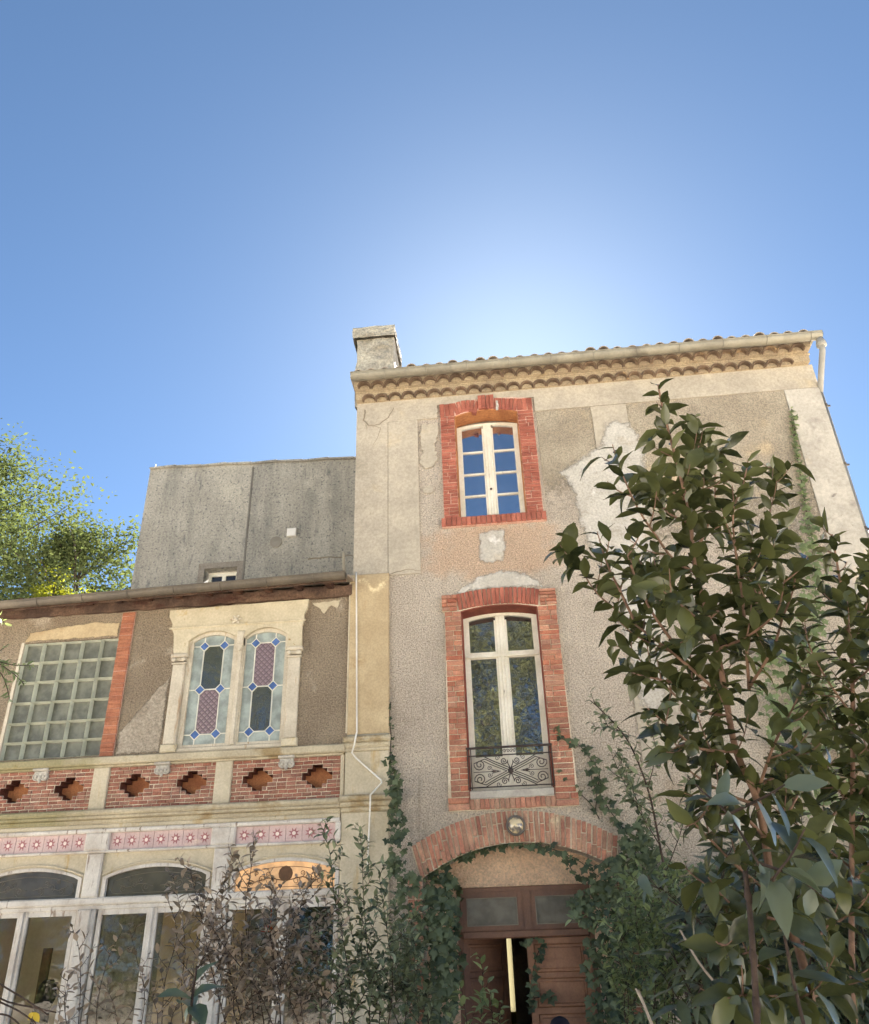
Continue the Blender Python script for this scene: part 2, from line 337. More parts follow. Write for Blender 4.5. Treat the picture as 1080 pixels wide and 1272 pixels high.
M['sill'] = wmat('grey_sill', S(182,176,164), S(160,152,142), 3, fine=(40, .12), bump=(('n', 30, .004, .5, (1, 1, .2)),), stains=((S(130,122,112), 4, .58, .7, (3, 1, .4)),))
M['cable'] = wmat('white_cable', S(228,224,214), S(206,200,188), 4, rough=.5)
M['tile_pink'] = wmat('pink_tile', S(204,178,172), S(190,164,160), 4, rough=.55, fine=(40, .1), rnd=.07, stains=((S(214,190,176), 4, .6, .72),))
M['star_red'] = wmat('star_red', S(168,112,112), S(152,98,100), 8, rough=.5)
M['star_white'] = wmat('star_white', S(236,220,208), S(220,204,194), 8, rough=.5)
M['plaster_in'] = wmat('interior_plaster', S(220,198,160), S(204,182,146), 1.2, fine=(20, .06))
M['plaster_grey'] = wmat('interior_grey', S(200,188,168), S(184,172,154), 1.2, fine=(20, .06))
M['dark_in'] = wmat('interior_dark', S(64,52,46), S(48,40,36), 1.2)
M['floor_in'] = wmat('interior_floor', S(120,92,72), S(104,80,62), 2)
M['block_wall'] = wmat('glass_block_edge', S(206,208,190), S(184,186,168), 5, rough=.25, spec=.5, fine=(30, .06))
M['block_face'] = mirrorpane('glass_block_face', S(110,110,98), 1.5, .22, .5, 9)
M['block_joint'] = wmat('glass_block_joint', S(186,186,168), S(160,160,142), 5, fine=(30, .12), stains=((S(110,112,78), 3, .6, .7),))
M['pane_blue'] = mirrorpane('window_pane_upper', (.04, .048, .07, 1), 6.5, .03, .08, 3)
M['pane_tree'] = mirrorpane('window_pane_lower', (.03, .03, .027, 1), 2.4, .02, .12, 4)
M['pane_dark'] = mirrorpane('dark_pane', (.03, .032, .036, 1), 1.45, .05, .1, 3)
M['pane_veranda'] = glassmat('veranda_pane', (.90, .88, .83, 1), 1.36, .02, .1)
M['pane_fan'] = mirrorpane('fanlight_pane', S(72,66,54), 1.45, .12, .2, 8)
M['etch'] = wmat('etched_line', S(128,120,106), S(112,104,92), 5, rough=.6)
M['scroll_brown'] = wmat('scroll_brown', S(112,84,62), S(92,70,54), 6)
M['pane_door'] = mirrorpane('door_transom_pane', S(104,98,88), 1.4, .25, .2, 6)
M['g_pale'] = mirrorpane('pale_textured_glass', S(146,154,148), 1.45, .35, .6, 30)
M['g_blue'] = mirrorpane('blue_glass', S(78,104,156), 1.45, .15, .3, 20)
M['g_clear'] = mirrorpane('clear_window_glass', (.022, .024, .02, 1), 2.3, .03, .3, 9)
M['came'] = wmat('lead_came', S(220,216,202), S(200,196,182), 6, rough=.6)
def quilted():
    m, nt, b, out = newmat('mauve_quilted_glass')
    co = posn(nt, (1, 1, 1), (0, rad(45), 0)); ck = []
    sp = nt.nodes.new('ShaderNodeSeparateXYZ'); nt.links.new(co, sp.inputs[0])
    for ax in ('X', 'Z'):
        w = nt.nodes.new('ShaderNodeMath'); w.operation = 'PINGPONG'; w.inputs[1].default_value = .026; nt.links.new(sp.outputs[ax], w.inputs[0]); ck.append(w.outputs[0])
    mn = nt.nodes.new('ShaderNodeMath'); mn.operation = 'MINIMUM'; nt.links.new(ck[0], mn.inputs[0]); nt.links.new(ck[1], mn.inputs[1])
    col = mixc(nt, ramp(nt, mn.outputs[0], .001, .008), S(90,76,80), S(126,106,110)); nt.links.new(col, b.inputs['Base Color'])
    bn = nn(nt, 'ShaderNodeBump', Strength=.8, Distance=.3); nt.links.new(mn.outputs[0], bn.inputs['Height']); nt.links.new(bn.outputs[0], b.inputs['Normal'])
    b.inputs['Roughness'].default_value = .2; b.inputs['IOR'].default_value = 1.6
    return m
M['g_mauve'] = quilted()
def self_glow(name, c, st):
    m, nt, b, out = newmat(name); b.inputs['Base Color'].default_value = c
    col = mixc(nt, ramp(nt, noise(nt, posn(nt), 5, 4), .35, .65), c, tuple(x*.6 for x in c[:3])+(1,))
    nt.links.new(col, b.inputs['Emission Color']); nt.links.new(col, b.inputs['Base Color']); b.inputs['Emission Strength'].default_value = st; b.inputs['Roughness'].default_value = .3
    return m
M['fan_glow'] = self_glow('glowing_amber_fanlight', S(220,172,122), .045)  # emission in the pane stands in for daylight passing through the house
def transl(name, c):
    m, nt, b, out = newmat(name); nt.nodes.remove(b)
    t = nn(nt, 'ShaderNodeBsdfTranslucent', Color=c); nt.links.new(t.outputs[0], out.inputs[0]); return m
M['rear_glass'] = transl('yellow_rear_glass', (.23, .218, .165, 1))
M['bark'] = wmat('reddish_bark', S(136,106,86), S(104,80,64), 9, fine=(60, .2), bump=(('n', 40, .01, .6, (1, 1, .3)),))
M['bark_dark'] = wmat('dark_bark', S(76,62,54), S(52,44,40), 9, fine=(60, .2), bump=(('n', 40, .01, .6),))
M['bark_pale'] = wmat('pale_stick', S(176,160,144), S(150,136,122), 9, fine=(60, .15))
M['black_cloth'] = wmat('black_cloth', S(34,32,42), S(24,22,30), 5, rough=.95)
M['navy'] = wmat('navy_cloth', S(46,44,60), S(36,34,48), 5, rough=.95)
M['skin'] = wmat('skin', S(206,164,140), S(196,152,128), 3, rough=.6)
M['orange'] = wmat('orange_cloth', S(226,110,70), S(206,90,58), 3)
M['paint_white'] = wmat('white_box', S(210,206,198), S(196,192,184), 3)
M['ground'] = wmat('gravel_ground', S(202,195,185), S(186,178,168), .5, fine=(18, .2), bump=(('n', 40, .03, .7),), stains=((S(150,150,100), .12, .56, .66), (S(160,144,118), .8, .55, .7)))
M['L_cam'] = leafmat('evergreen_leaf', S(28,33,20), S(98,101,62), S(102,104,46), .27, .55, .22)
M['L_sap'] = leafmat('sapling_leaf', S(52,60,48), S(108,116,98), S(110,118,62), .3, .6, .22)
M['L_ivy'] = leafmat('ivy_leaf', S(46,56,40), S(104,114,82), S(84,96,48), .42, .45, .15)
M['L_purple'] = leafmat('mauve_leaf', S(72,66,56), S(196,178,160), S(140,116,80), .42, .45, .25)
M['L_privet'] = leafmat('privet_leaf', S(62,72,54), S(146,154,122), S(104,114,64), .4, .45, .22)
M['L_bright'] = leafmat('bright_leaf', S(80,96,66), S(150,162,118), S(130,142,78), .45, .35, .3)
M['L_lance'] = leafmat('lance_leaf', S(54,64,50), S(112,122,98), S(86,96,58), .35, .55, .2)
M['L_laurel'] = leafmat('laurel_leaf', S(70,84,60), S(108,120,94), S(100,112,62), .35, .55, .2)
M['L_tree'] = leafmat('tree_leaf', S(58,66,42), S(98,106,68), S(70,78,40), .8, .0, .3)
M['L_garden'] = leafmat('garden_leaf', S(60,64,44), S(112,112,76), S(76,78,48), .8, .0, .25)
M['L_tree2'] = leafmat('golden_tree_leaf', S(76,84,24), S(96,102,32), S(112,112,24), .7, .08, .4)
M['L_yellow'] = leafmat('yellow_leaf', S(206,180,60), S(190,160,50), S(220,190,60), .5, .3, .3)

# ------------------------------------------------------------------ ground
def gz(y):
    t = min(1, max(0, (-3-y)/5)); t = t*t*(3-2*t); return .55*t
g = MB()
ys = [400, 60, 20, 6, 0, -3, -4, -5, -6, -7, -8, -12, -30, -80, -400]; xs = [-400, -80, -30, -12, -6, 0, 6, 12, 30, 80, 400]
vsg = [(x, y, gz(y)) for y in ys for x in xs]; nx_ = len(xs)
g.add(vsg, [(j*nx_+i, (j+1)*nx_+i, (j+1)*nx_+i+1, j*nx_+i+1) for j in range(len(ys)-1) for i in range(nx_-1)])
struct(g.build('ground', M['ground']))

# ------------------------------------------------------------------ bricks
_bm = {}
def brick_mesh(w, h, d, mat):
    key = (round(w, 3), round(h, 3), round(d, 3), mat, random.randrange(3))
    if key not in _bm:
        mb = MB().cbox(-w/2, w/2, -d/2, d/2, -h/2, h/2, min(.006, h*.16))
        j = min(.0035, h*.07)
        mb.v = mb.v[:4]+[(p[0]+random.uniform(-j, j), p[1]+random.uniform(0, j), p[2]+random.uniform(-j, j)) for p in mb.v[4:]]
        _bm[key] = mb.mesh('brick', M[mat])
    return _bm[key]
def brick(parent, x, z, w, h, mat, y_front, d=.06, rot=0.0, jit=1.0):
    o = link('brick', brick_mesh(w, h, d, mat), parent)
    o.location = (x+random.uniform(-.002, .002)*jit, y_front+d/2+random.uniform(-.004, .004)*jit, z+random.uniform(-.0015, .0015)*jit)
    o.rotation_euler = (random.uniform(-.02, .02)*jit, rot+random.uniform(-.008, .008)*jit, random.uniform(-.015, .015)*jit)
    return o
def jamb(parent, xa, xb, z0, z1, course, mat, yf, seed, jn=.008, d=.06):
    """coursed bricks filling the strip xa..xb; the courses alternate stretcher / two headers"""
    rg = random.Random(seed); n = max(1, round((z1-z0)/course)); ch = (z1-z0)/n; W = xb-xa
    for i in range(n):
        z = z0+ch*(i+.5); k = rg.random()
        if k < .42: cuts = [0, 1]
        elif k < .72: cuts = [0, .5, 1]
        elif k < .86: cuts = [0, .36, 1]
        else: cuts = [0, .64, 1]
        for a, b in zip(cuts, cuts[1:]):
            w = round((b-a)*W-jn, 3)
            brick(parent, xa+W*(a+b)/2, z, w, round(ch-jn, 3), mat, yf, d)
def voussoirs(parent, x0, x1, zi_s, zi_c, zo_s, zo_c, n, mat, yf, d=.07, jn=.007):
    """soldier bricks standing on a segmental arch, spanning to the outer curve"""
    inn = arc(x0, x1, zi_s, zi_c, n*2); out_ = arc(x0, x1, zo_s, zo_c, n*2)
    cx, cz, r = circ3((x0, zi_s), ((x0+x1)/2, zi_c), (x1, zi_s))
    for i in range(n):
        p, q = Vector(inn[2*i+1]), Vector(out_[2*i+1]); L = (q-p).length; m = (p+q)/2
        w = (Vector(inn[2*i+2])-Vector(inn[2*i])).length
        ang = math.atan2(m.x-cx, m.y-cz)*.8
        brick(parent, m.x, m.y, round(w-jn, 3), round(L-.004, 3), mat, yf, d, rot=ang)

# ------------------------------------------------------------------ the tall rendered house
HX0, HX1 = -2.03, 4.75
house = thing('rendered_house', 'tall three-storey beige roughcast house with red brick window surrounds and arched doorway', 'house', (1.36, 0, 0))
AI = circ3((-1.153, 3.051), (-.092, 3.381), (.944, 3.113)); AO = circ3((-1.276, 3.386), (-.065, 3.729), (1.047, 3.411))
def carc(c, x0, x1, n):
    a0 = math.acos(max(-1, min(1, (x0-c[0])/c[2]))); a1 = math.acos(max(-1, min(1, (x1-c[0])/c[2])))
    return [(c[0]+c[2]*math.cos(a0+(a1-a0)*i/n), c[1]+c[2]*math.sin(a0+(a1-a0)*i/n)) for i in range(n+1)]
W1 = (-.545, .398, 7.62, 9.36, 9.44); W2 = (-.585, .415, 3.87, 6.236, 6.295)
JL, JR = -1.16, .985
arch_hole = [(JL, 0.0), (JR, 0.0)]+carc(AI, JL, JR, 20)[::-1]
front = [(HX0, 0), (JL, 0)]+carc(AI, JL, JR, 20)+[(JR, 0), (HX1, 0), (HX1, 9.76), (HX0, 9.76)]
# thick front wall: pebbledash face with its openings
wall = MB().plate([front, opening(*W1), opening(*W2)], 0.0, .45).build('front_wall', M['pebble'], house)
w = MB(); w.box(HX0, HX0+.4, .455, 6.2, 0, 9.76).build('side_wall', M['render_grey'], house)
MB().box(HX1-.4, HX1, .455, 6.2, 0, 9.76).build('side_wall', M['render_grey'], house)
# rear wall with the opening of the garden door
MB().plate([[(HX0, 0), (-1.25, 0), (-1.25, 3.0), (-.335, 3.0), (-.335, 0), (HX1, 0), (HX1, 9.76), (HX0, 9.76)]], 6.2, 6.5).build('rear_wall', M['render_grey'], house)
MB().box(-1.3, -.3, 6.24, 6.3, 1.45, 2.99).build('rear_door_glass', M['rear_glass'], house)
MB().box(-1.25, -.335, 6.22, 6.3, .05, 1.45).build('rear_door_panel', wmat('rear_door_panel', S(150,140,60), S(130,120,50)), house)
# hallway behind the door
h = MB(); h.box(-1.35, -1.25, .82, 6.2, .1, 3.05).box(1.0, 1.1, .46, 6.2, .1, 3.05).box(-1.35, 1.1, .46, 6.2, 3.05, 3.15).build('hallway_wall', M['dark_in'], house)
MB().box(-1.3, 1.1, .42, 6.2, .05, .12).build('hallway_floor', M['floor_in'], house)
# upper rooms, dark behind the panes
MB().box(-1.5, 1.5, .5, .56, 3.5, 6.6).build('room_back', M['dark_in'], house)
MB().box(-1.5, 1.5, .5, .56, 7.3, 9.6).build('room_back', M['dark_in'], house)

# smooth render bands framing the roughcast
def band(name, poly, mat, yf, rough=None, seed=0):
    return MB().plate([poly], yf, .002).build(name, M[mat], house)
band('render_band', rect(HX0, -1.553, 6.86, 9.36), 'render', -.022)
band('render_band', rect(-1.547, -1.103, 6.83, 9.36), 'render', -.018)
band('render_band', [(HX0, 9.362), (-.80, 9.362), (-.80, 9.60), (.66, 9.60), (.66, 9.342), (HX1+.005, 9.345), (HX1+.005, 9.755), (HX0, 9.755)], 'render', -.020)
band('render_band', rough_poly(rect(1.475, 1.985, 4.2, 9.338), .3, .004, 3), 'render', -.016)
band('render_band', rect(4.262, HX1+.005, 0, 9.34), 'render_grey', -.018)
# patched repairs, each a thin coat of mortar with a ragged edge
def feathered(mat):
    m = M[mat].copy(); m.name = mat+'_feathered'; nt = m.node_tree
    out = [n for n in nt.nodes if n.type == 'OUTPUT_MATERIAL'][0]; b = [n for n in nt.nodes if n.type == 'BSDF_PRINCIPLED'][0]
    at_ = nt.nodes.new('ShaderNodeAttribute'); at_.attribute_name = 'inner'
    n1 = nt.nodes.new('ShaderNodeMath'); n1.operation = 'MULTIPLY_ADD'; nt.links.new(noise(nt, posn(nt), 11, 6, .7), n1.inputs[0]); n1.inputs[1].default_value = 1.5; nt.links.new(at_.outputs['Fac'], n1.inputs[2])
    mx = nt.nodes.new('ShaderNodeMixShader'); tr = nt.nodes.new('ShaderNodeBsdfTransparent')
    nt.links.new(ramp(nt, n1.outputs[0], .95, 1.6), mx.inputs[0]); nt.links.new(tr.outputs[0], mx.inputs[1]); nt.links.new(b.outputs[0], mx.inputs[2]); nt.links.new(mx.outputs[0], out.inputs[0])
    return m
FEA = {}
def soft_patch(pts, mat, yf, parent, inset=.09, name='repair_patch'):
    P = rough_poly(pts, .05, .004, 1); n = len(P); ar = sum(P[i][0]*P[(i+1) % n][1]-P[(i+1) % n][0]*P[i][1] for i in range(n))
    if ar < 0: P = P[::-1]
    Q = []
    for i in range(n):
        a, b = P[i-3], P[(i+3) % n]; dx, dz = b[0]-a[0], b[1]-a[1]; L_ = math.hypot(dx, dz)+1e-9
        Q.append((P[i][0]-dz/L_*inset, P[i][1]+dx/L_*inset))
    tr_ = tessellate_polygon([[Vector((p[0], p[1], 0)) for p in Q]]); fs = []
    for t in tr_:
        A, B, C_ = (Q[k] for k in t); cr = (B[0]-A[0])*(C_[1]-A[1])-(B[1]-A[1])*(C_[0]-A[0])
        fs.append(tuple(n+k for k in (t if cr > 0 else (t[0], t[2], t[1]))))
    fs += [(i, (i+1) % n, n+(i+1) % n, n+i) for i in range(n)]
    mb = MB().add([(p[0], yf+.004, p[1]) for p in P]+[(q[0], yf, q[1]) for q in Q], fs)
    if mat not in FEA: FEA[mat] = feathered(mat)
    o = mb.build(name, FEA[mat], parent); at_ = o.data.attributes.new('inner', 'FLOAT', 'POINT'); at_.data.foreach_set('value', [0.0]*n+[1.0]*n)
    return o
def fading_panel(x0, x1, z0, z1, z2, yf):
    if 'panel' not in FEA: FEA['panel'] = feathered('panel')
    n = 14; rows = [(z0, 0.0), (z0+(z1-z0)*.5, .35), (z1, 1.0), (z2, 1.0)]
    o = MB().add([(x0+(x1-x0)*i/n, yf, z) for z, a in rows for i in range(n+1)], [(r_*(n+1)+i, r_*(n+1)+i+1, (r_+1)*(n+1)+i+1, (r_+1)*(n+1)+i) for r_ in range(3) for i in range(n)]).build('roughcast_panel', FEA['panel'], house)
    at_ = o.data.attributes.new('inner', 'FLOAT', 'POINT'); at_.data.foreach_set('value', [a for z, a in rows for i in range(n+1)])
fading_panel(.667, 1.471, 7.3, 8.5, 9.336, -.006); fading_panel(1.99, 4.258, 5.8, 8.2, 9.338, -.006)
def patch(pts, mat='patch', yf=-.026, seed=0, amp=.014):
    if mat in ('patch', 'render_grey'):
        cxp = sum(p[0] for p in pts)/len(pts); czp = sum(p[1] for p in pts)/len(pts)
        big = [(cxp+(p[0]-cxp)*(1+.06/(math.hypot(p[0]-cxp, p[1]-czp)+.01)), czp+(p[1]-czp)*(1+.06/(math.hypot(p[0]-cxp, p[1]-czp)+.01))) for p in pts]
        return soft_patch(big, mat, yf, house, .15 if seed == 1 else .09)
    cxp = sum(p[0] for p in pts)/len(pts); czp = sum(p[1] for p in pts)/len(pts)
    big = [(p[0]+.028*(1 if p[0] > cxp else -1), p[1]+.028*(1 if p[1] > czp else -1)) for p in pts]
    if mat == 'patch': MB().plate([rough_poly(big, .022, .017, seed+50)], yf*.45, .002).build('patch_rim', M['patch_rim'], house)
    return MB().plate([rough_poly(pts, .02, amp, seed)], yf, .002).build('repair_patch', M[mat], house)
patch([(.868,8.216),(1.05,8.33),(1.25,8.47),(1.50,8.63),(1.56,8.9),(1.66,9.02),(1.75,9.05),(2.0,8.98),(2.1,8.80),(2.15,8.5),(2.1,7.9),(2.05,7.2),(2.1,6.4),(2.0,5.5),(1.9,4.9),(1.70,4.75),(1.5,4.9),(1.46,5.4),(1.38,6.0),(1.42,6.5),(1.2,6.92),(1.1,7.42),(1.06,7.80),(.98,8.05)], seed=1)
patch([(-.278,7.345),(-.1,7.40),(.057,7.38),(.06,7.1),(.0,6.95),(-.2,6.93),(-.29,6.97)], seed=2, yf=-.012)
patch([(-.602,6.50),(-.45,6.63),(-.268,6.736),(0,6.77),(.25,6.74),(.42,6.64),(.50,6.50),(.2,6.52),(-.1,6.53)], seed=3, yf=-.012)
patch([(-1.05,9.25),(-.80,9.26),(-.80,9.05),(-.86,8.9),(-.82,8.62),(-.9,8.52),(-1.0,8.50),(-1.07,8.56),(-1.04,8.8),(-1.08,9.0)], 'render', -.02, 4, .02)
patch([(-1.03,8.17),(-.93,8.20),(-.88,8.12),(-.95,8.06),(-1.04,8.08)], 'render', -.02, 5, .008)
patch([(-1.08,9.62),(-.82,9.62),(-.79,9.40),(-1.08,9.39)], 'render', -.026, 6, .02)
# hairline cracks at the corner, dark grooves following the old settlement
ck = MB()
def crack(pts, seed, r=.006):
    rg = random.Random(seed); P = []
    for a, b in zip(pts, pts[1:]):
        n = max(2, int(math.hypot(b[0]-a[0], b[1]-a[1])/.04))
        for k in range(n): P.append((a[0]+(b[0]-a[0])*k/n+rg.uniform(-.008, .008), -.021, a[1]+(b[1]-a[1])*k/n+rg.uniform(-.008, .008)))
    P.append((pts[-1][0], -.021, pts[-1][1])); ck.tube(P, r, r*.5, 4)
crack([(-1.90,9.62),(-1.92,9.44),(-1.84,9.32),(-1.68,9.34),(-1.54,9.45),(-1.46,9.62)], 1, .012)
crack([(-1.82,9.33),(-1.66,9.27),(-1.70,9.12),(-1.78,8.95)], 2); crack([(-1.95,6.62),(-1.75,6.68),(-1.66,6.78),(-1.64,6.86)], 3)
crack([(-1.55,6.84),(-1.3,6.90),(-1.1,6.86)], 4)
ck.build('hairline_crack', wmat('crack_tone', S(140,129,111), S(122,112,97), 4), house)  # plain dark tone for the crack lines

# genoise: two rows of canal tiles under the eaves
def tile_arc(r, t, L, n=8):
    mb = MB(); vs_ = []
    for y in (0, -L):
        for rr in (r, r-t):
            for k in range(n+1):
                a = math.pi*k/n; vs_.append((rr*math.cos(a)*1.0, y, rr*math.sin(a)*.92))
    m = n+1; fs = []
    for k in range(n):
        fs += [(k, k+1, 2*m+k+1, 2*m+k), (m+k+1, m+k, 3*m+k, 3*m+k+1), (2*m+k, 2*m+k+1, 3*m+k+1, 3*m+k), (k+1, k, m+k, m+k+1)]
    for (a, b, c, d) in ((0, 2*m, 3*m, m), (n, m+n, 3*m+n, 2*m+n)): fs.append((a, b, c, d))
    return mb.add(vs_, fs)
genm = MB(); GR, GS = .1, .2
rows_g = ((9.745, -.065, -.14, .05), (9.885, -.20, -.28, .0))
for z0, yb, ym, off in rows_g:
    genm.box(HX0, 4.70, yb, .01, z0+.004, z0+.112)
    genm.box(HX0, 4.72, ym+.004, .02, z0+.116, z0+.137)
    n_ = int((4.68-HX0-.06-off)/GS); xs0 = HX0+.05+off; lo = [(HX0+.002, z0+.002)]
    for i in range(n_):
        cxg = xs0+GS*(i+.5)
        lo += [(cxg-(GR-.001)*math.cos(math.pi*k/8), z0+.004+(GR-.004)*math.sin(math.pi*k/8)) for k in range(9)]
    lo.append((4.70, z0+.002))
    genm.plate([lo+[(4.70, z0+.114), (HX0+.002, z0+.114)]], ym+.016, yb+.01)
gen = genm.build('eaves_cornice', M['tile_mortar'], house)
tm = tile_arc(GR-.001, .021, .09).mesh('cornice_tile', M['tile'])
for z0, yb, ym, off in rows_g:
    n_ = int((4.68-HX0-.06-off)/GS)
    for i in range(n_):
        o = link('cornice_tile', tm, gen); o.location = (HX0+.05+off+GS*(i+.5)+random.uniform(-.006, .006), ym+.09+random.uniform(-.008, .008), z0+random.uniform(-.004, .003)); o.rotation_euler = (0, random.uniform(-.06, .06), random.uniform(-.05, .05)); o.scale = (1, 1, random.uniform(.94, 1.03))
# roof slope of canal tiles: covers with eave ends, ridge parallel to the front
roof = MB().add([(HX0-.05, -.33, 10.05), (4.78, -.33, 10.05), (4.78, 3.2, 11.15), (HX0-.05, 3.2, 11.15), (4.78, 6.7, 10.05), (HX0-.05, 6.7, 10.05),
                 (HX0-.05, -.33, 10.02), (4.78, -.33, 10.02), (4.78, 6.7, 10.02), (HX0-.05, 6.7, 10.02)],
                [(0, 1, 2, 3), (3, 2, 4, 5), (6, 9, 8, 7), (0, 6, 7, 1), (1, 7, 8, 4, 2), (5, 9, 6, 0, 3), (4, 8, 9, 5)]).build('roof', M['rooftile'], house)
MB().box(HX0, 4.72, -.25, 6.5, 9.98, 10.03).build('roof_boarding', M['timber_dark'], house)
rt = tile_arc(.085, .014, .52).mesh('roof_tile', M['rooftile'])
x = -1.95
while x < 4.75:
    for k in range(7):
        o = link('roof_tile', rt, roof); y = .12+k*.45; o.location = (x+random.uniform(-.01, .01), y, 10.05+(y+.33)*.3116-.004+.010*random.random()); o.rotation_euler = (rad(17.3), 0, random.uniform(-.02, .02))
        if random.random() < .3 and k == 0: o.location.z += .014; o.location.y -= .02
    x += .205
# gutter on brackets, downpipe at the corner
def gutter(name, x0, x1, z0, z1, y, r, mat, parent, seams, n=10):
    mb = MB(); vs_ = []
    for (x, z) in ((x0, z0), (x1, z1)):
        for rr in (r, r-.012):
            for k in range(n+1):
                a = math.pi+math.pi*k/n; vs_.append((x, y+rr*math.cos(a), z+rr*math.sin(a)*.95))
    m = n+1; fs = []
    for k in range(n):
        fs += [(k+1, k, 2*m+k, 2*m+k+1), (m+k, m+k+1, 3*m+k+1, 3*m+k), (k, k+1, m+k+1, m+k), (2*m+k+1, 2*m+k, 3*m+k, 3*m+k+1)]
    fs += [(0, m, 3*m, 2*m), (m+n, n, 2*m+n, 3*m+n)]
    mb.add(vs_, fs)
    mb.tube([(x0, y-r, z0+.004), (x1, y-r, z1+.004)], .011, n=8)
    for xe, ze in ((x0, z0), (x1, z1)):
        e = [(xe, y+(r-.004)*math.cos(math.pi+math.pi*k/n), ze+(r-.004)*math.sin(math.pi+math.pi*k/n)*.95) for k in range(n+1)]
        mb.add(e+[(xe+.01, p[1], p[2]) for p in e], [tuple(range(n+1)), tuple(range(2*n+1, n, -1))])
    o = mb.build(name, M[mat], parent, fixn=True)
    for xs_ in seams:
        zz = z0+(z1-z0)*(xs_-x0)/(x1-x0)
        P = [(xs_, y+(r+.004)*math.cos(math.pi+math.pi*k/n), zz+(r+.004)*math.sin(math.pi+math.pi*k/n)*.95) for k in range(n+1)]
        MB().tube(P, .007, n=4).build('gutter_bracket', M[mat], o)
    return o
gutter('gutter', HX0-.02, 4.82, 9.995, 9.985, -.40, .085, 'zinc', house, [HX0+.5+.62*i for i in range(11)])
dp = MB(); dp.lathe([(.07, 0), (.07, .05), (.045, .14)], (4.79, -.40, 9.78)); dp.tube([(4.79, -.40, 9.80), (4.79, -.38, 9.72), (4.78, -.06, 9.40), (4.775, .05, 9.28)], .042, n=10)
dp.tube([(4.775, .05, 9.30), (4.775, .05, .1)], .042, n=10); dpo = dp.build('downpipe', M['pipe'], house, smooth=True)
for z in (9.05, 8.05, 7.05, 5.6, 4.2, 2.6, 1.0): MB().lathe([(.05, -.02), (.05, .02)], (4.775, .05, z), n=10).box(4.70, 4.86, .045, .065, z-.012, z+.012).build('pipe_bracket', M['zinc_dark'], dpo)
# chimney
c = MB(); rg = random.Random(5)
def lump_box(mb, x0, x1, y0, y1, z0, z1, n=7, amp=.015, seed=1):
    rg = random.Random(seed); ring = []
    per = [(x0+(x1-x0)*i/n, y0) for i in range(n)]+[(x1, y0+(y1-y0)*i/n) for i in range(n)]+[(x1-(x1-x0)*i/n, y1) for i in range(n)]+[(x0, y1-(y1-y0)*i/n) for i in range(n)]
    L = len(per); rows = 9; vs_ = []
    for j in range(rows+1):
        for p in per: vs_.append((p[0]+rg.uniform(-amp, amp), p[1]+rg.uniform(-amp, amp), z0+(z1-z0)*j/rows))
    fs = [(j*L+i, j*L+(i+1) % L, (j+1)*L+(i+1) % L, (j+1)*L+i) for j in range(rows) for i in range(L)]+[tuple(rows*L+i for i in range(L))]
    mb.add(vs_, fs)
lump_box(c, -2.11, -1.50, .25, .95, 9.9, 11.26); chim = c.build('chimney', M['chimney'], house)
c = MB(); lump_box(c, -2.17, -1.47, .18, 1.02, 11.25, 11.47, 7, .008, 2); c.build('chimney_cap', M['chimney'], chim)

# ---------------- upper window and its brick surround
def bbed(name, loops, mat, yf=-.035): return MB().plate(loops, yf, .004).build(name, M[mat], house)
x0, x1, zb, zs, zc = W1
s1 = bbed('window_surround', [[(-.755, 7.622), (x0-.003, 7.622)]+arc(x0-.003, x1+.003, zs, zc+.003)+[(x1+.003, 7.622), (.625, 7.622), (.625, 9.575)]+arc(-.755, .625, 9.575, 9.64)[::-1][1:-1]+[(-.755, 9.575)]], 'mortar_red', -.028)
jamb(s1, -.757, x0, 7.625, 9.36, .058, 'brick_red', -.045, 1, .012); jamb(s1, x1, .627, 7.625, 9.36, .058, 'brick_red', -.045, 2, .012)
voussoirs(s1, x0, -.19, 9.36, 9.425, 9.59, 9.63, 6, 'brick_red', -.045, jn=.004); voussoirs(s1, .06, x1, 9.425, 9.36, 9.63, 9.575, 6, 'brick_red', -.045, jn=.004) if False else None
def straight_vous(parent, xa, xb, zi0, zi1, zo0, zo1, n, mat, yf, tilt0, tilt1, jn=.005):
    for i in range(n):
        t = (i+.5)/n; zi = zi0+(zi1-zi0)*t; zo = zo0+(zo1-zo0)*t
        brick(parent, xa+(xb-xa)*t, (zi+zo)/2, round((xb-xa)/n-jn, 3), round(zo-zi-.004, 3), mat, yf, .06, rot=tilt0+(tilt1-tilt0)*t)
straight_vous(s1, .062, x1, 9.425, 9.365, 9.632, 9.585, 6, 'brick_red', -.045, .05, .15)
straight_vous(s1, -.18, .055, 9.437, 9.437, 9.684, 9.684, 4, 'brick_red', -.065, -.02, .03)
for xa, xb, zz in ((-.757, x0, 9.60), (x1, .627, 9.585)):
    straight_vous(s1, xa, xb, 9.365, 9.365, zz-.005, zz-.005, 3, 'brick_red', -.045, -.03 if xa < 0 else .03, -.03 if xa < 0 else .03)
sl = MB().box(-.785, .655, -.05, .0, 7.485, 7.618).box(x0, x1, 0, .3, 7.56, 7.618).build('window_sill', M['mortar_red'], house)
straight_vous(sl, -.79, .66, 7.488, 7.488, 7.62, 7.62, 21, 'brick_red', -.075, 0, 0, .006)

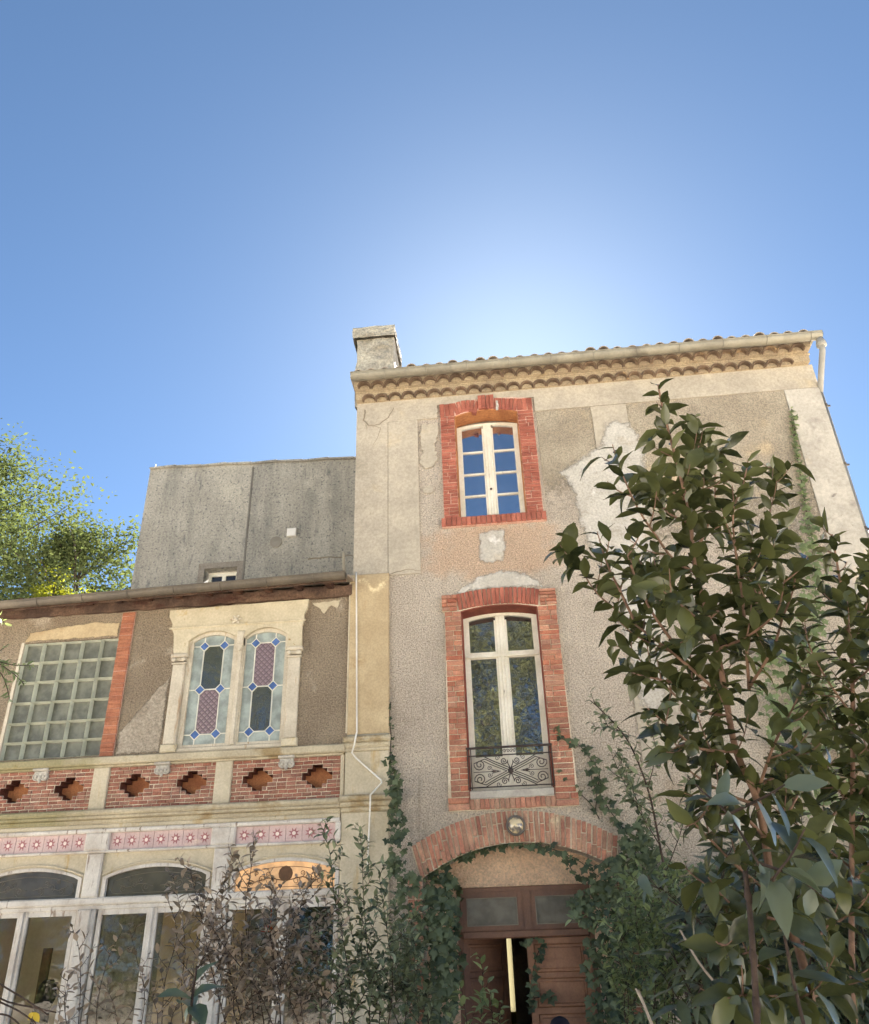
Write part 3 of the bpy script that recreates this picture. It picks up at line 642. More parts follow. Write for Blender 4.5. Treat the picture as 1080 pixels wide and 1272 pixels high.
def reveal(x0, x1, z0, zs, zc, y1, mat, t=.012):
    P = [(x0, z0)]+arc(x0, x1, zs, zc, 14)+[(x1, z0)]; Q = [(x0+t, z0)]+arc(x0+t, x1-t, zs-t, zc-t, 14)+[(x1-t, z0)]
    return MB().plate([Q+P[::-1]], -.026, y1).build('window_reveal', M[mat], house, fixn=True)
M['reveal_orange'] = wmat('reveal_orange', S(176,120,78), S(150,98,64), 4, fine=(50, .2), bump=BB, stains=((S(120,76,54), 9, .56, .64, (1, 6, 1)),))
M['reveal_red'] = wmat('reveal_red', S(132,74,58), S(112,60,50), 4, fine=(50, .2), bump=BB)
reveal(*W1, .27, 'reveal_orange'); reveal(*W2, .24, 'reveal_red')
def casement(name, x0, x1, z0, zs, zc, yf, rows, paintm, panem, transom=None):
    """two-leaf window in an arched frame; each pane its own piece"""
    win = MB()
    fw = .05
    inner = [(x0+fw, z0+fw*.6), (x1-fw, z0+fw*.6)]+arc(x0+fw, x1-fw, zs-fw*.8, zc-fw*.8)[::-1]
    win.plate([[(x0, z0), (x1, z0)]+arc(x0, x1, zs, zc)[::-1], inner], yf, yf+.07)
    wo_ = win.build(name, M[paintm], house)
    cxm = (x0+x1)/2
    mm = MB().cbox(cxm-.062, cxm+.062, yf-.012, yf+.05, z0+fw*.6, zc-fw*.9, .008).build('meeting_stile', M[paintm], wo_)
    MB().cbox(cxm-.018, cxm+.018, yf-.028, yf-.01, z0+.04, zc-fw*1.1, .006).build('cover_strip', M[paintm], wo_)
    levels = rows
    for (xa, xb) in ((x0+fw, cxm-.062), (cxm+.062, x1-fw)):
        lf = MB().box(xa, xa+.022, yf+.008, yf+.045, z0+fw*.6, zs-fw*.8).box(xb-.022, xb, yf+.008, yf+.045, z0+fw*.6, zs-fw*.8).build('sash_stile', M[paintm], wo_)
        for (za, zb_) in zip(levels, levels[1:]):
            top = zb_
            p0, p1 = xa+.022, xb-.022
            if zb_ == levels[-1]:
                full = arc(x0+fw, x1-fw, zs-fw*.8, zc-fw*.8, 24)
                ar = [p for p in full if p0-.001 <= p[0] <= p1+.001]
                def zi(xq):
                    for a, b in zip(full, full[1:]):
                        if a[0] <= xq <= b[0]: return a[1]+(b[1]-a[1])*(xq-a[0])/(b[0]-a[0])
                    return full[0][1] if xq < full[0][0] else full[-1][1]
                pl = [(p0, za), (p1, za), (p1, zi(p1))]+[p for p in reversed(full) if p0 < p[0] < p1]+[(p0, zi(p0))]
            else: pl = rect(p0, p1, za, zb_)
            MB().plate([pl], yf+.03, yf+.036).build('pane', M[panem], wo_)
        for zz in levels[1:-1]:
            b = (.045 if transom and abs(zz-transom) < .01 else .012)
            MB().cbox(xa+.018, xb-.018, yf+.002, yf+.03, zz-b, zz+b, .005).build('glazing_bar', M[paintm], wo_)
    return wo_
wA = casement('upper_window', x0+.012, x1-.012, 7.70, 9.342, 9.392, .26, [7.74, 8.13, 8.50, 8.885, 9.392], 'window_paint', 'pane_blue')
MB().lathe([(.012, 0), (.016, .02), (.008, .04)], (-.075, .235, 8.2), '-y', 10).build('window_knob', M['iron'], wA)
# grey drip of whitewash on the head of the surround
MB().plate([rough_poly([(.085,9.40),(.125,9.40),(.125,9.56),(.09,9.58)], .03, .006, 9)], -.052, -.03).build('paint_drip', M['patch'], house)

# ---------------- tall window, brick surround, railing
x0, x1, zb, zs, zc = W2
s2 = bbed('window_surround', [[(-.835, 3.745), (.68, 3.745), (.68, 3.9), (.655, 6.24), (.672, 6.24), (.672, 6.472), (.45, 6.472)]+arc(-.63, .45, 6.472, 6.532)[::-1][1:-1]+[(-.63, 6.472), (-.83, 6.472), (-.83, 6.24), (-.795, 6.24)],
     opening(x0-.003, x1+.003, 3.872, zs, zc+.003)], 'mortar', -.028)
jamb(s2, -.80, x0, 3.90, 6.235, .066, 'brick_orange', -.045, 3); jamb(s2, x1, .662, 3.90, 6.235, .066, 'brick_orange', -.045, 4)
jamb(s2, -.832, -.628, 6.24, 6.47, .06, 'brick_orange', -.06, 5); jamb(s2, .452, .674, 6.24, 6.47, .05, 'brick_orange', -.06, 6)
jamb(s2, -.837, x0, 3.748, 3.896, .075, 'brick_orange', -.055, 7); jamb(s2, x1, .682, 3.748, 3.896, .075, 'brick_orange', -.055, 8)
voussoirs(s2, -.625, .449, zs+.008, zc+.005, 6.472, 6.53, 19, 'brick_red', -.05)
straight_vous(s2, x0, x1, 3.75, 3.75, 3.868, 3.868, 17, 'brick_arch', -.048, 0, 0, .006)
MB().cbox(x0+.003, x1-.003, -.03, .3, 3.872, 3.966, .01).build('window_sill', M['sill'], house)
wB = casement('tall_window', x0+.012, x1-.012, 3.968, 6.222, 6.28, .23, [4.40, 5.70, 6.28], 'window_paint', 'pane_tree', transom=5.70)
MB().box(x0+.05, x1-.05, .222, .27, 3.985, 4.40).build('bottom_panel', M['window_paint'], wB)
MB().cbox(x0+.02, x1-.02, .205, .25, 5.665, 5.70, .006).build('transom', M['window_paint'], wB)

rail = MB(); yR = -.045; cxR, czR = -.08, 4.172
rail.tube([(-.60, yR, 4.452), (.43, yR, 4.452)], .014, n=8)
rl = rail.build('balcony_railing', M['iron'], house)
def bar(name, P, r=.006, n=5): return MB().tube(P, r, n=n).build(name, M['iron'], rl)
for z in (4.36, 3.995): bar('cross_bar', [(-.585, yR, z), (.42, yR, z)], .008)
for x in (-.585, -.545, .385, .42): bar('upright', [(x, yR, 3.97), (x, yR, 4.452)], .007)
def spiral(cx, cz, r, a0, turns, sx, sz, n=22):
    return [(cx+sx*r*(1-.86*t)*math.cos(a0+turns*2*math.pi*t), yR, cz+sz*r*(1-.86*t)*math.sin(a0+turns*2*math.pi*t)) for t in [i/n for i in range(n+1)]]
for sx in (-1, 1):
    for sz in (-1, 1):
        c0 = (cxR+sx*.365, czR+sz*.085)
        sp = spiral(c0[0], c0[1], .068, math.pi*.62, -1.6, -sx, sz)
        bar('scroll', [(cxR+sx*.02, yR, czR+sz*.012), (cxR+sx*.18, yR, czR+sz*.085), (cxR+sx*.30, yR, czR+sz*.15)]+spiral(c0[0], c0[1], .075, math.pi*.42, -1.9, sx, sz)[2:])
        bar('diagonal_bar', [(cxR+sx*.045, yR, czR), (cxR+sx*.24, yR, czR+sz*.085), (cxR+sx*.315, yR, czR+sz*.125)], .005)
        bar('diagonal_bar', [(cxR+sx*.0, yR, czR+sz*.03), (cxR+sx*.21, yR, czR+sz*.125), (cxR+sx*.31, yR, czR+sz*.178)], .006)
        bar('scroll', [(cxR+sx*.004, yR, czR+sz*.03), (cxR+sx*.03, yR, czR+sz*.09)]+spiral(cxR+sx*.075, czR+sz*.118, .042, math.pi*.95, 1.7, sx, sz))
        bar('scroll', spiral(cxR+sx*.15, czR+sz*.15, .03, math.pi, -1.4, sx, sz, 14), .004)
        bar('scroll', [(cxR+sx*.14, yR, czR+sz*.004)]+spiral(cxR+sx*.25, czR+sz*.04, .03, math.pi*1.2, -1.5, sx, sz, 16), .004)
    bar('spear', [(cxR+sx*.12, yR, czR), (cxR+sx*.44, yR, czR)], .004)
    MB().lathe([(.002, 0), (.014, .03), (.002, .075)], (cxR+sx*.20-(.0375), yR, czR), 'x', 6).build('spear_leaf', M['iron'], rl)
MB().lathe([(.034, 0), (.034, .012), (.02, .022), (.02, .03), (.006, .036)], (cxR, yR, czR), '-y', 14).build('rosette', M['iron'], rl)
for dx in (-.06, -.02, .02, .06): bar('finial_scroll', spiral(cxR+dx, 4.405, .024, 0, 1.3, 1 if dx > 0 else -1, 1, 12), .004)

# ---------------- arched doorway
ringo = carc(AO, -1.285, 1.075, 40); ringi = carc(AI, JL-.02, JR+.03, 40)
ar_ = MB().plate([[p for p in ringi]+[p for p in reversed(ringo)]], -.014, .30).build('door_arch', M['mortar'], house)
NV = 40
for i in range(NV):
    t0, t1 = i/NV, (i+1)/NV
    ti = carc(AI, JL-.015, JR+.02, NV*2); to = carc(AO, -1.28, 1.07, NV*2)
    p, q = Vector(ti[2*i+1]), Vector(to[2*i+1]); L = (q-p).length; dirv = (q-p)/L
    ang = math.atan2(dirv.x, dirv.y); wv = (Vector(ti[2*i+2])-Vector(ti[2*i])).length
    k = random.random()
    cuts = [0, 1] if k < .35 else ([0, .62, 1] if k < .65 else [0, .38, 1])
    for a, b in zip(cuts, cuts[1:]):
        m = p+dirv*L*(a+b)/2
        brick(ar_, m.x, m.y, round(wv-random.choice((.010, .012, .016)), 3), round(L*(b-a)-.010, 3), 'brick_arch', -.03, .08, rot=ang)
# brick jambs of the arch
jl = MB().box(-1.325, JL-.002, -.012, .03, .0, 3.05).build('door_jamb', M['mortar'], house); jamb(jl, -1.33, JL, .6, 3.04, .068, 'brick_arch', -.028, 11)
jr = MB().box(JR+.002, 1.15, -.012, .03, .0, 3.05).build('door_jamb', M['mortar'], house); jamb(jr, JR, 1.155, .6, 3.04, .068, 'brick_arch', -.028, 12)
YD = .33
inner = [(-.81, 0), (-.81, 2.955), (.715, 2.955), (.715, 0), (JR+.05, 0)]+carc(AI, JL-.05, JR+.05, 20)[::-1]+[(JL-.05, 0)]
MB().plate([inner[::-1]], YD-.03, YD+.09).build('doorway_wall', M['soffit'], house, fixn=True)
# the intrados and reveals are plastered
rv = MB(); P = carc(AI, JL, JR, 24)
door = MB()
door.box(-.81, -.755, YD, YD+.1, .08, 2.953).box(.66, .715, YD, YD+.1, .08, 2.953).box(-.755, .66, YD, YD+.1, 2.905, 2.953)
door.cbox(-.755, .66, YD-.03, YD+.08, 2.425, 2.505, .012).box(-.05, .03, YD-.005, YD+.08, 2.505, 2.905)
dr = door.build('entrance_door', M['door_dark'], house)
for xa, xb in ((-.755, -.05), (.03, .66)):
    MB().plate([rect(xa, xb, 2.505, 2.905), rect(xa+.055, xb-.07, 2.555, 2.845)], YD+.012, YD+.05).build('transom_sash', M['door_dark'], dr)
    MB().box(xa+.05, xb-.065, YD+.03, YD+.036, 2.55, 2.85).build('transom_pane', M['pane_door'], dr)
    MB().plate([rect(xa+.055, xb-.07, 2.555, 2.845), rect(xa+.065, xb-.08, 2.565, 2.835)], YD+.008, YD+.02).build('putty_line', M['etch'], dr)
def leaf_door(w, mat):
    mb = MB(); st = .075
    mb.box(0, st, 0, .045, 0, 2.335).box(w-st, w, 0, .045, 0, 2.335)
    zs_ = [0, .12, .56, .64, 1.06, 1.12, 1.54, 1.60, 1.93, 1.99, 2.28, 2.335]
    zr = [(0, .14), (.60, .66), (1.07, 1.13), (1.60, 1.655), (1.945, 1.995), (2.285, 2.335)]
    zr = [(0, .16), (.86, .93), (1.30, 1.355), (1.61, 1.665), (1.945-.0, 1.995), (2.275, 2.335)]
    for a, b in zr: mb.box(st, w-st, .0, .045, a, b)
    return mb, [(zr[i][1], zr[i+1][0]) for i in range(len(zr)-1)], st
def door_leaf(w, mat, loc, rz):
    mb, pans, st = leaf_door(w, mat); o = mb.build('door_leaf', M[mat], dr); o.location = loc; o.rotation_euler = (0, 0, rz); o.scale = (1, 1, 1.011 if rz else 1)
    for a, b in pans:
        p = MB().cbox(st, w-st, .012, .035, a, b, .012)
        p.cbox(st+.03, w-st-.03, .004, .02, a+.035, b-.035, .008)
        q = p.build('door_panel', M[mat]); q.parent = o
    return o
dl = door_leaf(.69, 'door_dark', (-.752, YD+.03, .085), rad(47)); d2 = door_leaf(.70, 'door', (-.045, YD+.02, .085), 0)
MB().lathe([(.012, 0), (.012, .05), (.028, .06), (.028, .08), (.01, .09)], (.02, YD+.02, 1.15), '-y', 12).build('door_knob', M['iron'], dr)
st = MB().box(-1.3, 1.15, -.45, .42, 0, .08).build('door_step', M['sill'], house)

# ------------------------------------------------------------------ the veranda wing
WX0, WX1 = -8.4, -2.034
wing = thing('veranda_wing', 'low wing with stained glass window, glass blocks, brick parapet and glazed veranda', 'house', (-5, 0, 0))
# roughcast upper wall with two openings
SWx0, SWx1 = -4.40, -2.73
MB().plate([rect(WX0, WX1, 4.585, 6.62), rect(SWx0, SWx1, 4.62, 6.40), rect(-6.585, -5.225, 4.62, 6.19)], 0.0, .3).build('upper_wall', M['dark_rough'], wing)
soft_patch([(-5.045,4.595),(-4.43,4.595),(-4.43,5.62),(-4.62,5.45),(-4.88,5.10),(-5.045,4.90)], 'patch_brown', -.012, wing, .06)
soft_patch([(-6.6,6.19),(-5.24,6.19),(-5.24,6.42),(-5.6,6.46),(-6.0,6.43),(-6.55,6.36)], 'ochre', -.010, wing, .05, 'render_band')
MB().plate([rough_poly([(-2.60,6.50),(-2.2,6.52),(-2.25,6.40),(-2.32,6.46),(-2.42,6.34),(-2.5,6.45)], .04, .012, 23)], -.010, .002).build('render_band', M['cream'], wing)
# wall plate and rafters under the eaves
tb = MB(); n = 60; vs_ = []; rg = random.Random(4)
for i in range(n+1):
    x = WX0+(WX1-WX0)*i/n
    for (y, z) in ((-.06, 6.56), (-.075, 6.70), (.25, 6.70), (.25, 6.56)): vs_.append((x, y+rg.uniform(-.012, .012), z+rg.uniform(-.012, .012)))
tb.add(vs_, [(i*4+k, (i+1)*4+k, (i+1)*4+(k+1) % 4, i*4+(k+1) % 4) for i in range(n) for k in range(4)]+[(3, 2, 1, 0), (n*4, n*4+1, n*4+2, n*4+3)])
tb.build('wall_plate', M['timber'], wing, fixn=True)
xr = WX0+.2
while xr < WX1-.03:
    r_ = MB().box(-.035, .035, -.42, .3, -.045, .045).build('rafter', M['timber_dark'], wing); r_.location = (xr, 0, 6.72); r_.rotation_euler = (rad(11), 0, random.uniform(-.03, .03)); xr += .42
MB().add([(WX0, -.46, 6.56), (WX1+.03, -.46, 6.66), (WX1+.03, 2.5, 7.35), (WX0, 2.5, 7.35), (WX0, -.46, 6.58), (WX1+.03, -.46, 6.68), (WX1+.03, 2.5, 7.42), (WX0, 2.5, 7.42)],
         [(0, 3, 2, 1), (4, 5, 6, 7), (0, 1, 5, 4), (1, 2, 6, 5), (2, 3, 7, 6), (3, 0, 4, 7)]).build('roof', M['rooftile'], wing)
GZ0, GZ1 = 6.53, 6.65
MB().add([(WX0, -.455, GZ0-.06), (WX1, -.455, GZ1-.06), (WX1, -.425, GZ1-.06), (WX0, -.425, GZ0-.06), (WX0, -.455, GZ0+.0), (WX1, -.455, GZ1+.0), (WX1, -.425, GZ1), (WX0, -.425, GZ0)], [(0, 3, 2, 1), (4, 5, 6, 7), (0, 1, 5, 4), (1, 2, 6, 5), (2, 3, 7, 6), (3, 0, 4, 7)]).build('fascia_board', M['timber'], wing)
gutter('gutter', WX0, WX1+.01, GZ0, GZ1, -.54, .075, 'zinc_dark', wing, [-7.4+.62*i for i in range(9)])
gp = MB().plate([[(0, 0), (.12, .1), (.16, .34), (.10, .34), (0, .12)]], -.01, .01).build('barge_bracket', M['zinc'], wing); gp.location = (WX1-.03, -.40, 6.62); gp.rotation_euler = (0, 0, rad(-90))


bs = MB().box(-5.232, -5.052, -.02, .01, 4.595, 6.545).build('brick_strip', M['mortar_red'], wing)
nst = 35
for i in range(nst): brick(bs, -5.142, 4.60+(1.94/nst)*(i+.5), .176, round(1.94/nst-.005, 3), 'brick_strip', -.034, .05)

# glass block light: each block is a hollow cell with a pale edge and a dark face
gb = MB().box(-6.583, -5.227, .105, .14, 4.62, 6.188).build('glass_block_window', M['block_joint'], wing)
ce = [-6.575, -6.31, -6.036, -5.762, -5.488, -5.228]; re = [4.62, 4.84, 5.09, 5.362, 5.64, 5.912, 6.186]
blk = {}
for i in range(5):
    for j in range(6):
        w_, h_ = ce[i+1]-ce[i], re[j+1]-re[j]; key = (round(w_, 3), round(h_, 3))
        if key not in blk:
            a, b = w_/2-.002, h_/2-.002; mb = MB(); q = .0045; dp_ = .06
            rings = [[(-a, 0, -b), (a, 0, -b), (a, 0, b), (-a, 0, b)], [(-a+q, -.012, -b+q), (a-q, -.012, -b+q), (a-q, -.012, b-q), (-a+q, -.012, b-q)],
                     [(-a+q*1.8, 0, -b+q*1.8), (a-q*1.8, 0, -b+q*1.8), (a-q*1.8, 0, b-q*1.8), (-a+q*1.8, 0, b-q*1.8)], [(-a+q*2, dp_, -b+q*2), (a-q*2, dp_, -b+q*2), (a-q*2, dp_, b-q*2), (-a+q*2, dp_, b-q*2)]]
            vs_ = [p for r_ in rings for p in r_]
            for s_ in range(2): mb.add(vs_, [], 0)
            mb.v = vs_; mb.f = []; mb.m = []
            for s_ in range(3):
                for k in range(4): mb.f.append((s_*4+k, s_*4+(k+1) % 4, s_*4+4+(k+1) % 4, s_*4+4+k)); mb.m.append(0)
            mb.f.append((12, 13, 14, 15)); mb.m.append(1)
            blk[key] = mb.mesh('glass_block', [M['block_wall'], M['block_face']])
        o = link('glass_block', blk[key], gb); o.location = ((ce[i]+ce[i+1])/2, .018, (re[j]+re[j+1])/2)
MB().box(-6.62, -6.578, -.012, .06, 4.6, 6.2).build('block_frame', M['wood_white'], wing)

# stained glass window with its wooden architrave
sw = thing_sw = MB()
head = [(-4.40,6.10),(-4.47,6.10),(-4.47,6.20),(-4.49,6.24),(-4.49,6.32),(-4.545,6.42),(-4.55,6.515),(-2.615,6.545),(-2.625,6.44),(-2.68,6.34),(-2.68,6.24),(-2.70,6.21),(-2.70,6.10),(-2.78,6.10)]
lowL = arc(-4.235, -3.565, 6.06, 6.185, 14); lowR = arc(-3.475, -2.885, 6.06, 6.185, 14)
head_poly = [(-4.40,5.90),(-4.40,6.10)]
outer = [(-4.42,5.88),(-4.235,5.88)]+lowL+[(-3.565,5.95),(-3.475,5.95)]+lowR+[(-2.885,5.88),(-2.69,5.88)]+[(-2.70,6.18),(-2.68,6.24),(-2.68,6.34),(-2.64,6.42),(-2.625,6.545),(-4.55,6.515),(-4.545,6.42),(-4.49,6.32),(-4.49,6.24),(-4.455,6.18)]
swo = MB().plate([outer], -.05, .1).build('stained_glass_window', M['cream_wood'], wing)
MB().cbox(-4.52, -2.655, -.068, -.045, 6.235, 6.262, .006).build('head_moulding', M['cream_wood'], swo)
for xa, xb in ((-4.415, -4.25), (-2.865, -2.705)):
    MB().cbox(xa, xb, -.045, .1, 4.70, 5.745, .012).build('pilaster', M['wood_white'], swo)
    MB().cbox(xa-.02, xb+.02, -.065, .1, 4.60, 4.70, .012).build('pilaster_base', M['cream_wood'], swo)
    cap = MB().cbox(xa-.03, xb+.03, -.08, .1, 5.835, 5.885, .012).cbox(xa-.01, xb+.01, -.06, .1, 5.79, 5.838, .02).cbox(xa-.015, xb+.015, -.055, .1, 5.745, 5.768, .006)
    co_ = cap.build('capital', M['wood_white'], swo)
    for sx in (-1, 1): MB().lathe([(.03, 0), (.03, .02), (.012, .028)], ((xa+xb)/2+sx*.065, -.06, 5.80), '-y', 10).build('volute', M['wood_white'], co_)
rs = MB()
for k in range(6):
    a = k*math.pi/3; rs.add([(-3.605, -.055, 6.315), (-3.605+.06*math.cos(a-.35), -.075, 6.315+.05*math.sin(a-.35)), (-3.605+.085*math.cos(a), -.065, 6.315+.07*math.sin(a)), (-3.605+.06*math.cos(a+.35), -.075, 6.315+.05*math.sin(a+.35))], [(0, 1, 2, 3)])
rs.lathe([(.03, 0), (.022, .02), (.006, .03)], (-3.605, -.06, 6.315), '-y', 10); rs.build('rosette', M['wood_white'], swo)
MB().cbox(-3.57, -3.475, -.075, .08, 5.96, 6.15, .012).plate([[(-3.57,5.97),(-3.55,5.90),(-3.5225,5.87),(-3.495,5.90),(-3.475,5.97)]], -.07, .05).build('keystone_drop', M['wood_white'], swo)
MB().box(-3.565, -3.48, -.01, .08, 4.66, 5.95).cbox(-3.548, -3.497, -.035, 0, 4.66, 5.95, .01).build('mullion', M['wood_white'], swo)
MB().cbox(-4.25, -2.865, -.03, .1, 4.60, 4.655, .01).build('bottom_rail', M['wood_white'], swo)
DZ = (5.995, 5.403, 4.822); HD = .066
for side, (sx0, sx1, gx0, gx1, dxa, dxb) in enumerate(((-4.248, -3.566, -4.178, -3.625, -4.036, -3.764), (-3.479, -2.866, -3.462, -2.925, -3.334, -3.064))):
    top = lambda n=16: arc(gx0, gx1, 6.055, 6.14, n)
    fl = [(sx0, 4.655), (sx1, 4.655)]+arc(sx0, sx1, 6.06, 6.186, 14)[::-1]; gl = [(gx0, 4.692), (gx1, 4.692)]+top()[::-1]
    sash = MB().plate([fl, gl], .005, .06).build('sash', M['wood_white'], swo)
    def ztop(xq):
        T = top(32)
        for a, b in zip(T, T[1:]):
            if a[0] <= xq <= b[0]: return a[1]+(b[1]-a[1])*(xq-a[0])/max(1e-9, b[0]-a[0])
        return 6.055
    def tops(xa, xb): return [(x, ztop(x)) for x in [xb+(xa-xb)*k/6 for k in range(7)]]
    ypn = .035
    def pane(poly, mat): return MB().plate([poly], ypn, ypn+.006).build('pane', M[mat], sash)
    for dx in (dxa, dxb):
        for dz in DZ: pane([(dx, dz-HD), (dx+HD, dz), (dx, dz+HD), (dx-HD, dz)], 'g_blue')
    mats_c = ('g_clear', 'g_mauve') if side == 0 else ('g_mauve', 'g_clear')
    for k in (0, 1):
        zt, zb_ = DZ[k], DZ[k+1]
        pane([(dxa, zb_+HD), (dxa+HD, zb_), (dxb-HD, zb_), (dxb, zb_+HD), (dxb, zt-HD), (dxb-HD, zt), (dxa+HD, zt), (dxa, zt-HD)], mats_c[k])
        pane([(gx0, zb_), (dxa-HD, zb_), (dxa, zb_+HD), (dxa, zt-HD), (dxa-HD, zt), (gx0, zt)], 'g_pale')
        pane([(dxb+HD, zb_), (gx1, zb_), (gx1, zt), (dxb+HD, zt), (dxb, zt-HD), (dxb, zb_+HD)], 'g_pale')
    pane([(gx0, 4.692), (dxa, 4.692), (dxa, DZ[2]-HD), (dxa-HD, DZ[2]), (gx0, DZ[2])], 'g_pale'); pane([(dxb, 4.692), (gx1, 4.692), (gx1, DZ[2]), (dxb+HD, DZ[2]), (dxb, DZ[2]-HD)], 'g_pale')
    pane([(dxa, 4.692), (dxb, 4.692), (dxb, DZ[2]-HD), (dxb-HD, DZ[2]), (dxa+HD, DZ[2]), (dxa, DZ[2]-HD)], 'g_pale')
    pane([(gx0, DZ[0]), (dxa-HD, DZ[0]), (dxa, DZ[0]+HD)]+tops(gx0, dxa), 'g_pale'); pane([(dxb, DZ[0]+HD), (dxb+HD, DZ[0]), (gx1, DZ[0])]+tops(dxb, gx1), 'g_pale')
    pane([(dxa, DZ[0]+HD), (dxa+HD, DZ[0]), (dxb-HD, DZ[0]), (dxb, DZ[0]+HD)]+tops(dxa, dxb), 'g_pale')
    cm = MB(); yc = .033; rr = .0085
    def came(*P): cm.tube([(p[0], yc, p[1]) for p in P], rr, n=6)
    for dx in (dxa, dxb):
        for dz in DZ: came((dx, dz-HD), (dx+HD, dz), (dx, dz+HD), (dx-HD, dz), (dx, dz-HD))
        came((dx, DZ[0]-HD), (dx, DZ[1]+HD)); came((dx, DZ[1]-HD), (dx, DZ[2]+HD)); came((dx, DZ[2]-HD), (dx, 4.69)); came((dx, DZ[0]+HD), (dx, ztop(dx)))
    for dz in DZ: came((gx0, dz), (dxa-HD, dz)); came((dxa+HD, dz), (dxb-HD, dz)); came((dxb+HD, dz), (gx1, dz))
    cm.build('lead_came', M['came'], sash)

# ledge, brick parapet with diamond recesses, corbels
lm = MB(); lm.cbox(WX0, -2.075, -.085, .3, 4.49, 4.588, .015); lm.cbox(WX0, -2.10, -.045, .01, 4.462, 4.49, .01)
lm.build('sill_course', M['cream_moss'], wing)
MB().box(WX0, -2.14, .20, .3, 3.95, 4.47).build('parapet_core', M['hole_back'], wing)
holes = [-6.287, -5.569, -4.721, -3.996, -3.165, -2.425]; HZ = 4.233; CH = .0462; BW = .118
hw = [.065, .125, .19, .19, .125, .065]
rows_z = [3.958+CH*(i+.5) for i in range(11)]
pil_x = [(-6.83, -6.63), (-5.262, -5.058), (-3.697, -3.487)]
panels = [(-8.2, -6.83), (-6.63, -5.262), (-5.058, -3.697), (-3.487, -2.135)]
def hole_half(xh, z):
    k = int(math.floor((z-(HZ-3*CH))/CH)); return hw[k] if 0 <= k < 6 else 0
for pi, (pa, pb) in enumerate(panels):
    loops = [rect(pa, pb, 3.955, 4.465)]
    for xh in holes:
        if pa < xh < pb:
            L = []; z = HZ-3*CH
            for k in range(6): L += [(xh+hw[k], z+k*CH), (xh+hw[k], z+(k+1)*CH)]
            for k in range(5, -1, -1): L += [(xh-hw[k], z+(k+1)*CH), (xh-hw[k], z+k*CH)]
            L2 = [];
            for p in L:
                if not L2 or p != L2[-1]: L2.append(p)
            loops.append(L2)
    if pi == 0: loops = loops[:1]
    bp = MB().plate(loops, .006, .012, back=False).plate(loops, .03, .205, 1).build('brick_panel', [M['mortar'], M['hole_side_shade']], wing)
    rest = MB(); solo = pi >= 1
    zz = [HZ-3*CH+CH*(k+.5) for k in range(-3, 8)]
    for ri, z in enumerate(zz):
        if z-CH/2 < 3.952 or z+CH/2 > 4.47: continue
        # free spans of the row, broken by the recesses
        spans = [[pa, pb]]
        for xh in holes:
            hh = hole_half(xh, z)
            if hh and pa < xh < pb:
                spans = [s_ for a, b in spans for s_ in (([[a, xh-hh], [xh+hh, b]]) if a < xh < b else [[a, b]])]
        for a, b in spans:
            x = a; first = True
            while x < b-.02:
                wv = BW*(.5 if (first and ri % 2) else 1); wv = min(wv, b-x)
                if b-(x+wv) < .03: wv = b-x
                if solo: brick(bp, x+wv/2, z, max(.02, round(wv-.008, 2)), round(CH-.008, 3), 'brick_par', -.006, .1)
                else: rest.cbox(x+.004, x+wv-.004, -.006, .09, z-CH/2+.004, z+CH/2-.004, .005)
                x += wv; first = False
    if rest.v: rest.build('brickwork', M['brick_par'], bp)['kind'] = 'stuff'
for a, b in pil_x: MB().cbox(a, b, -.035, .02, 3.96, 4.462, .01).build('parapet_pier', M['cream'], wing)
for xh in (-5.95, -4.375, -2.805):
    cb = MB(); cb.cbox(xh-.10, xh+.10, -.075, .0, 4.455, 4.487, .01)
    cb.cbox(xh-.085, xh+.085, -.05, .0, 4.39, 4.455, .012)
    for sx in (-1, 1): cb.lathe([(.048, 0), (.048, .045), (.036, .05), (.03, .04), (.018, .04), (.016, .055), (.004, .058)], (xh+sx*.05, -.005, 4.385), '-y', 14)
    cb.lathe([(.004, -.05), (.024, -.02), (.02, .03), (.004, .05)], (xh, -.045, 4.355), 'z', 8)
    cb.build('corbel', M['patch'], wing)
# cornice below the parapet
cn = MB(); cn.cbox(WX0, -2.115, -.13, .3, 3.885, 3.952, .02); cn.cbox(WX0, -2.115, -.105, .3, 3.845, 3.885, .012); cn.cbox(WX0, -2.115, -.06, .3, 3.79, 3.845, .012)
cn.build('cornice', M['cream_moss'], wing)
MB().cbox(WX0, -2.12, -.055, .3, 3.735, 3.79, .012).build('frieze_moulding', M['cream'], wing)
fr = MB(); fr.cbox(WX0, -2.12, -.075, .25, 3.685, 3.735, .012); fr.cbox(WX0, -2.12, -.07, .25, 3.462, 3.492, .01); fr.box(WX0, -2.12, -.01, .25, 3.49, 3.69)
fro = fr.build('frieze_frame', M['white_paint'], wing)
posts = [(-8.26, -8.02), (-6.72, -6.48), (-5.185, -4.93), (-3.635, -3.385)]
for a, b in posts: MB().cbox(a-.02, b+.02, -.075, .0, 3.49, 3.688, .015).build('frieze_block', M['white_paint'], fro)
MB().cbox(-2.17, -2.105, -.072, .0, 3.49, 3.688, .012).build('frieze_block', M['white_paint'], fro)
ts = .1885; tl = MB(); tl.cbox(-ts/2+.001, ts/2-.001, -.012, 0, -.094, .094, .004, 0)
star = []
for k in range(16):
    a = k*math.pi/8; r_ = .062 if k % 2 == 0 else .028; star.append((r_*math.cos(a), r_*math.sin(a)))
thin = MB()
for k in range(8):
    a = k*math.pi/4+math.pi/8; c_, s_ = math.cos(a), math.sin(a)
    L = [(.03*c_-.011*s_, .03*s_+.011*c_), (.03*c_+.011*s_, .03*s_-.011*c_), (.066*c_, .066*s_)]
    tl.plate([L], -.0145, -.011, 1, back=False)
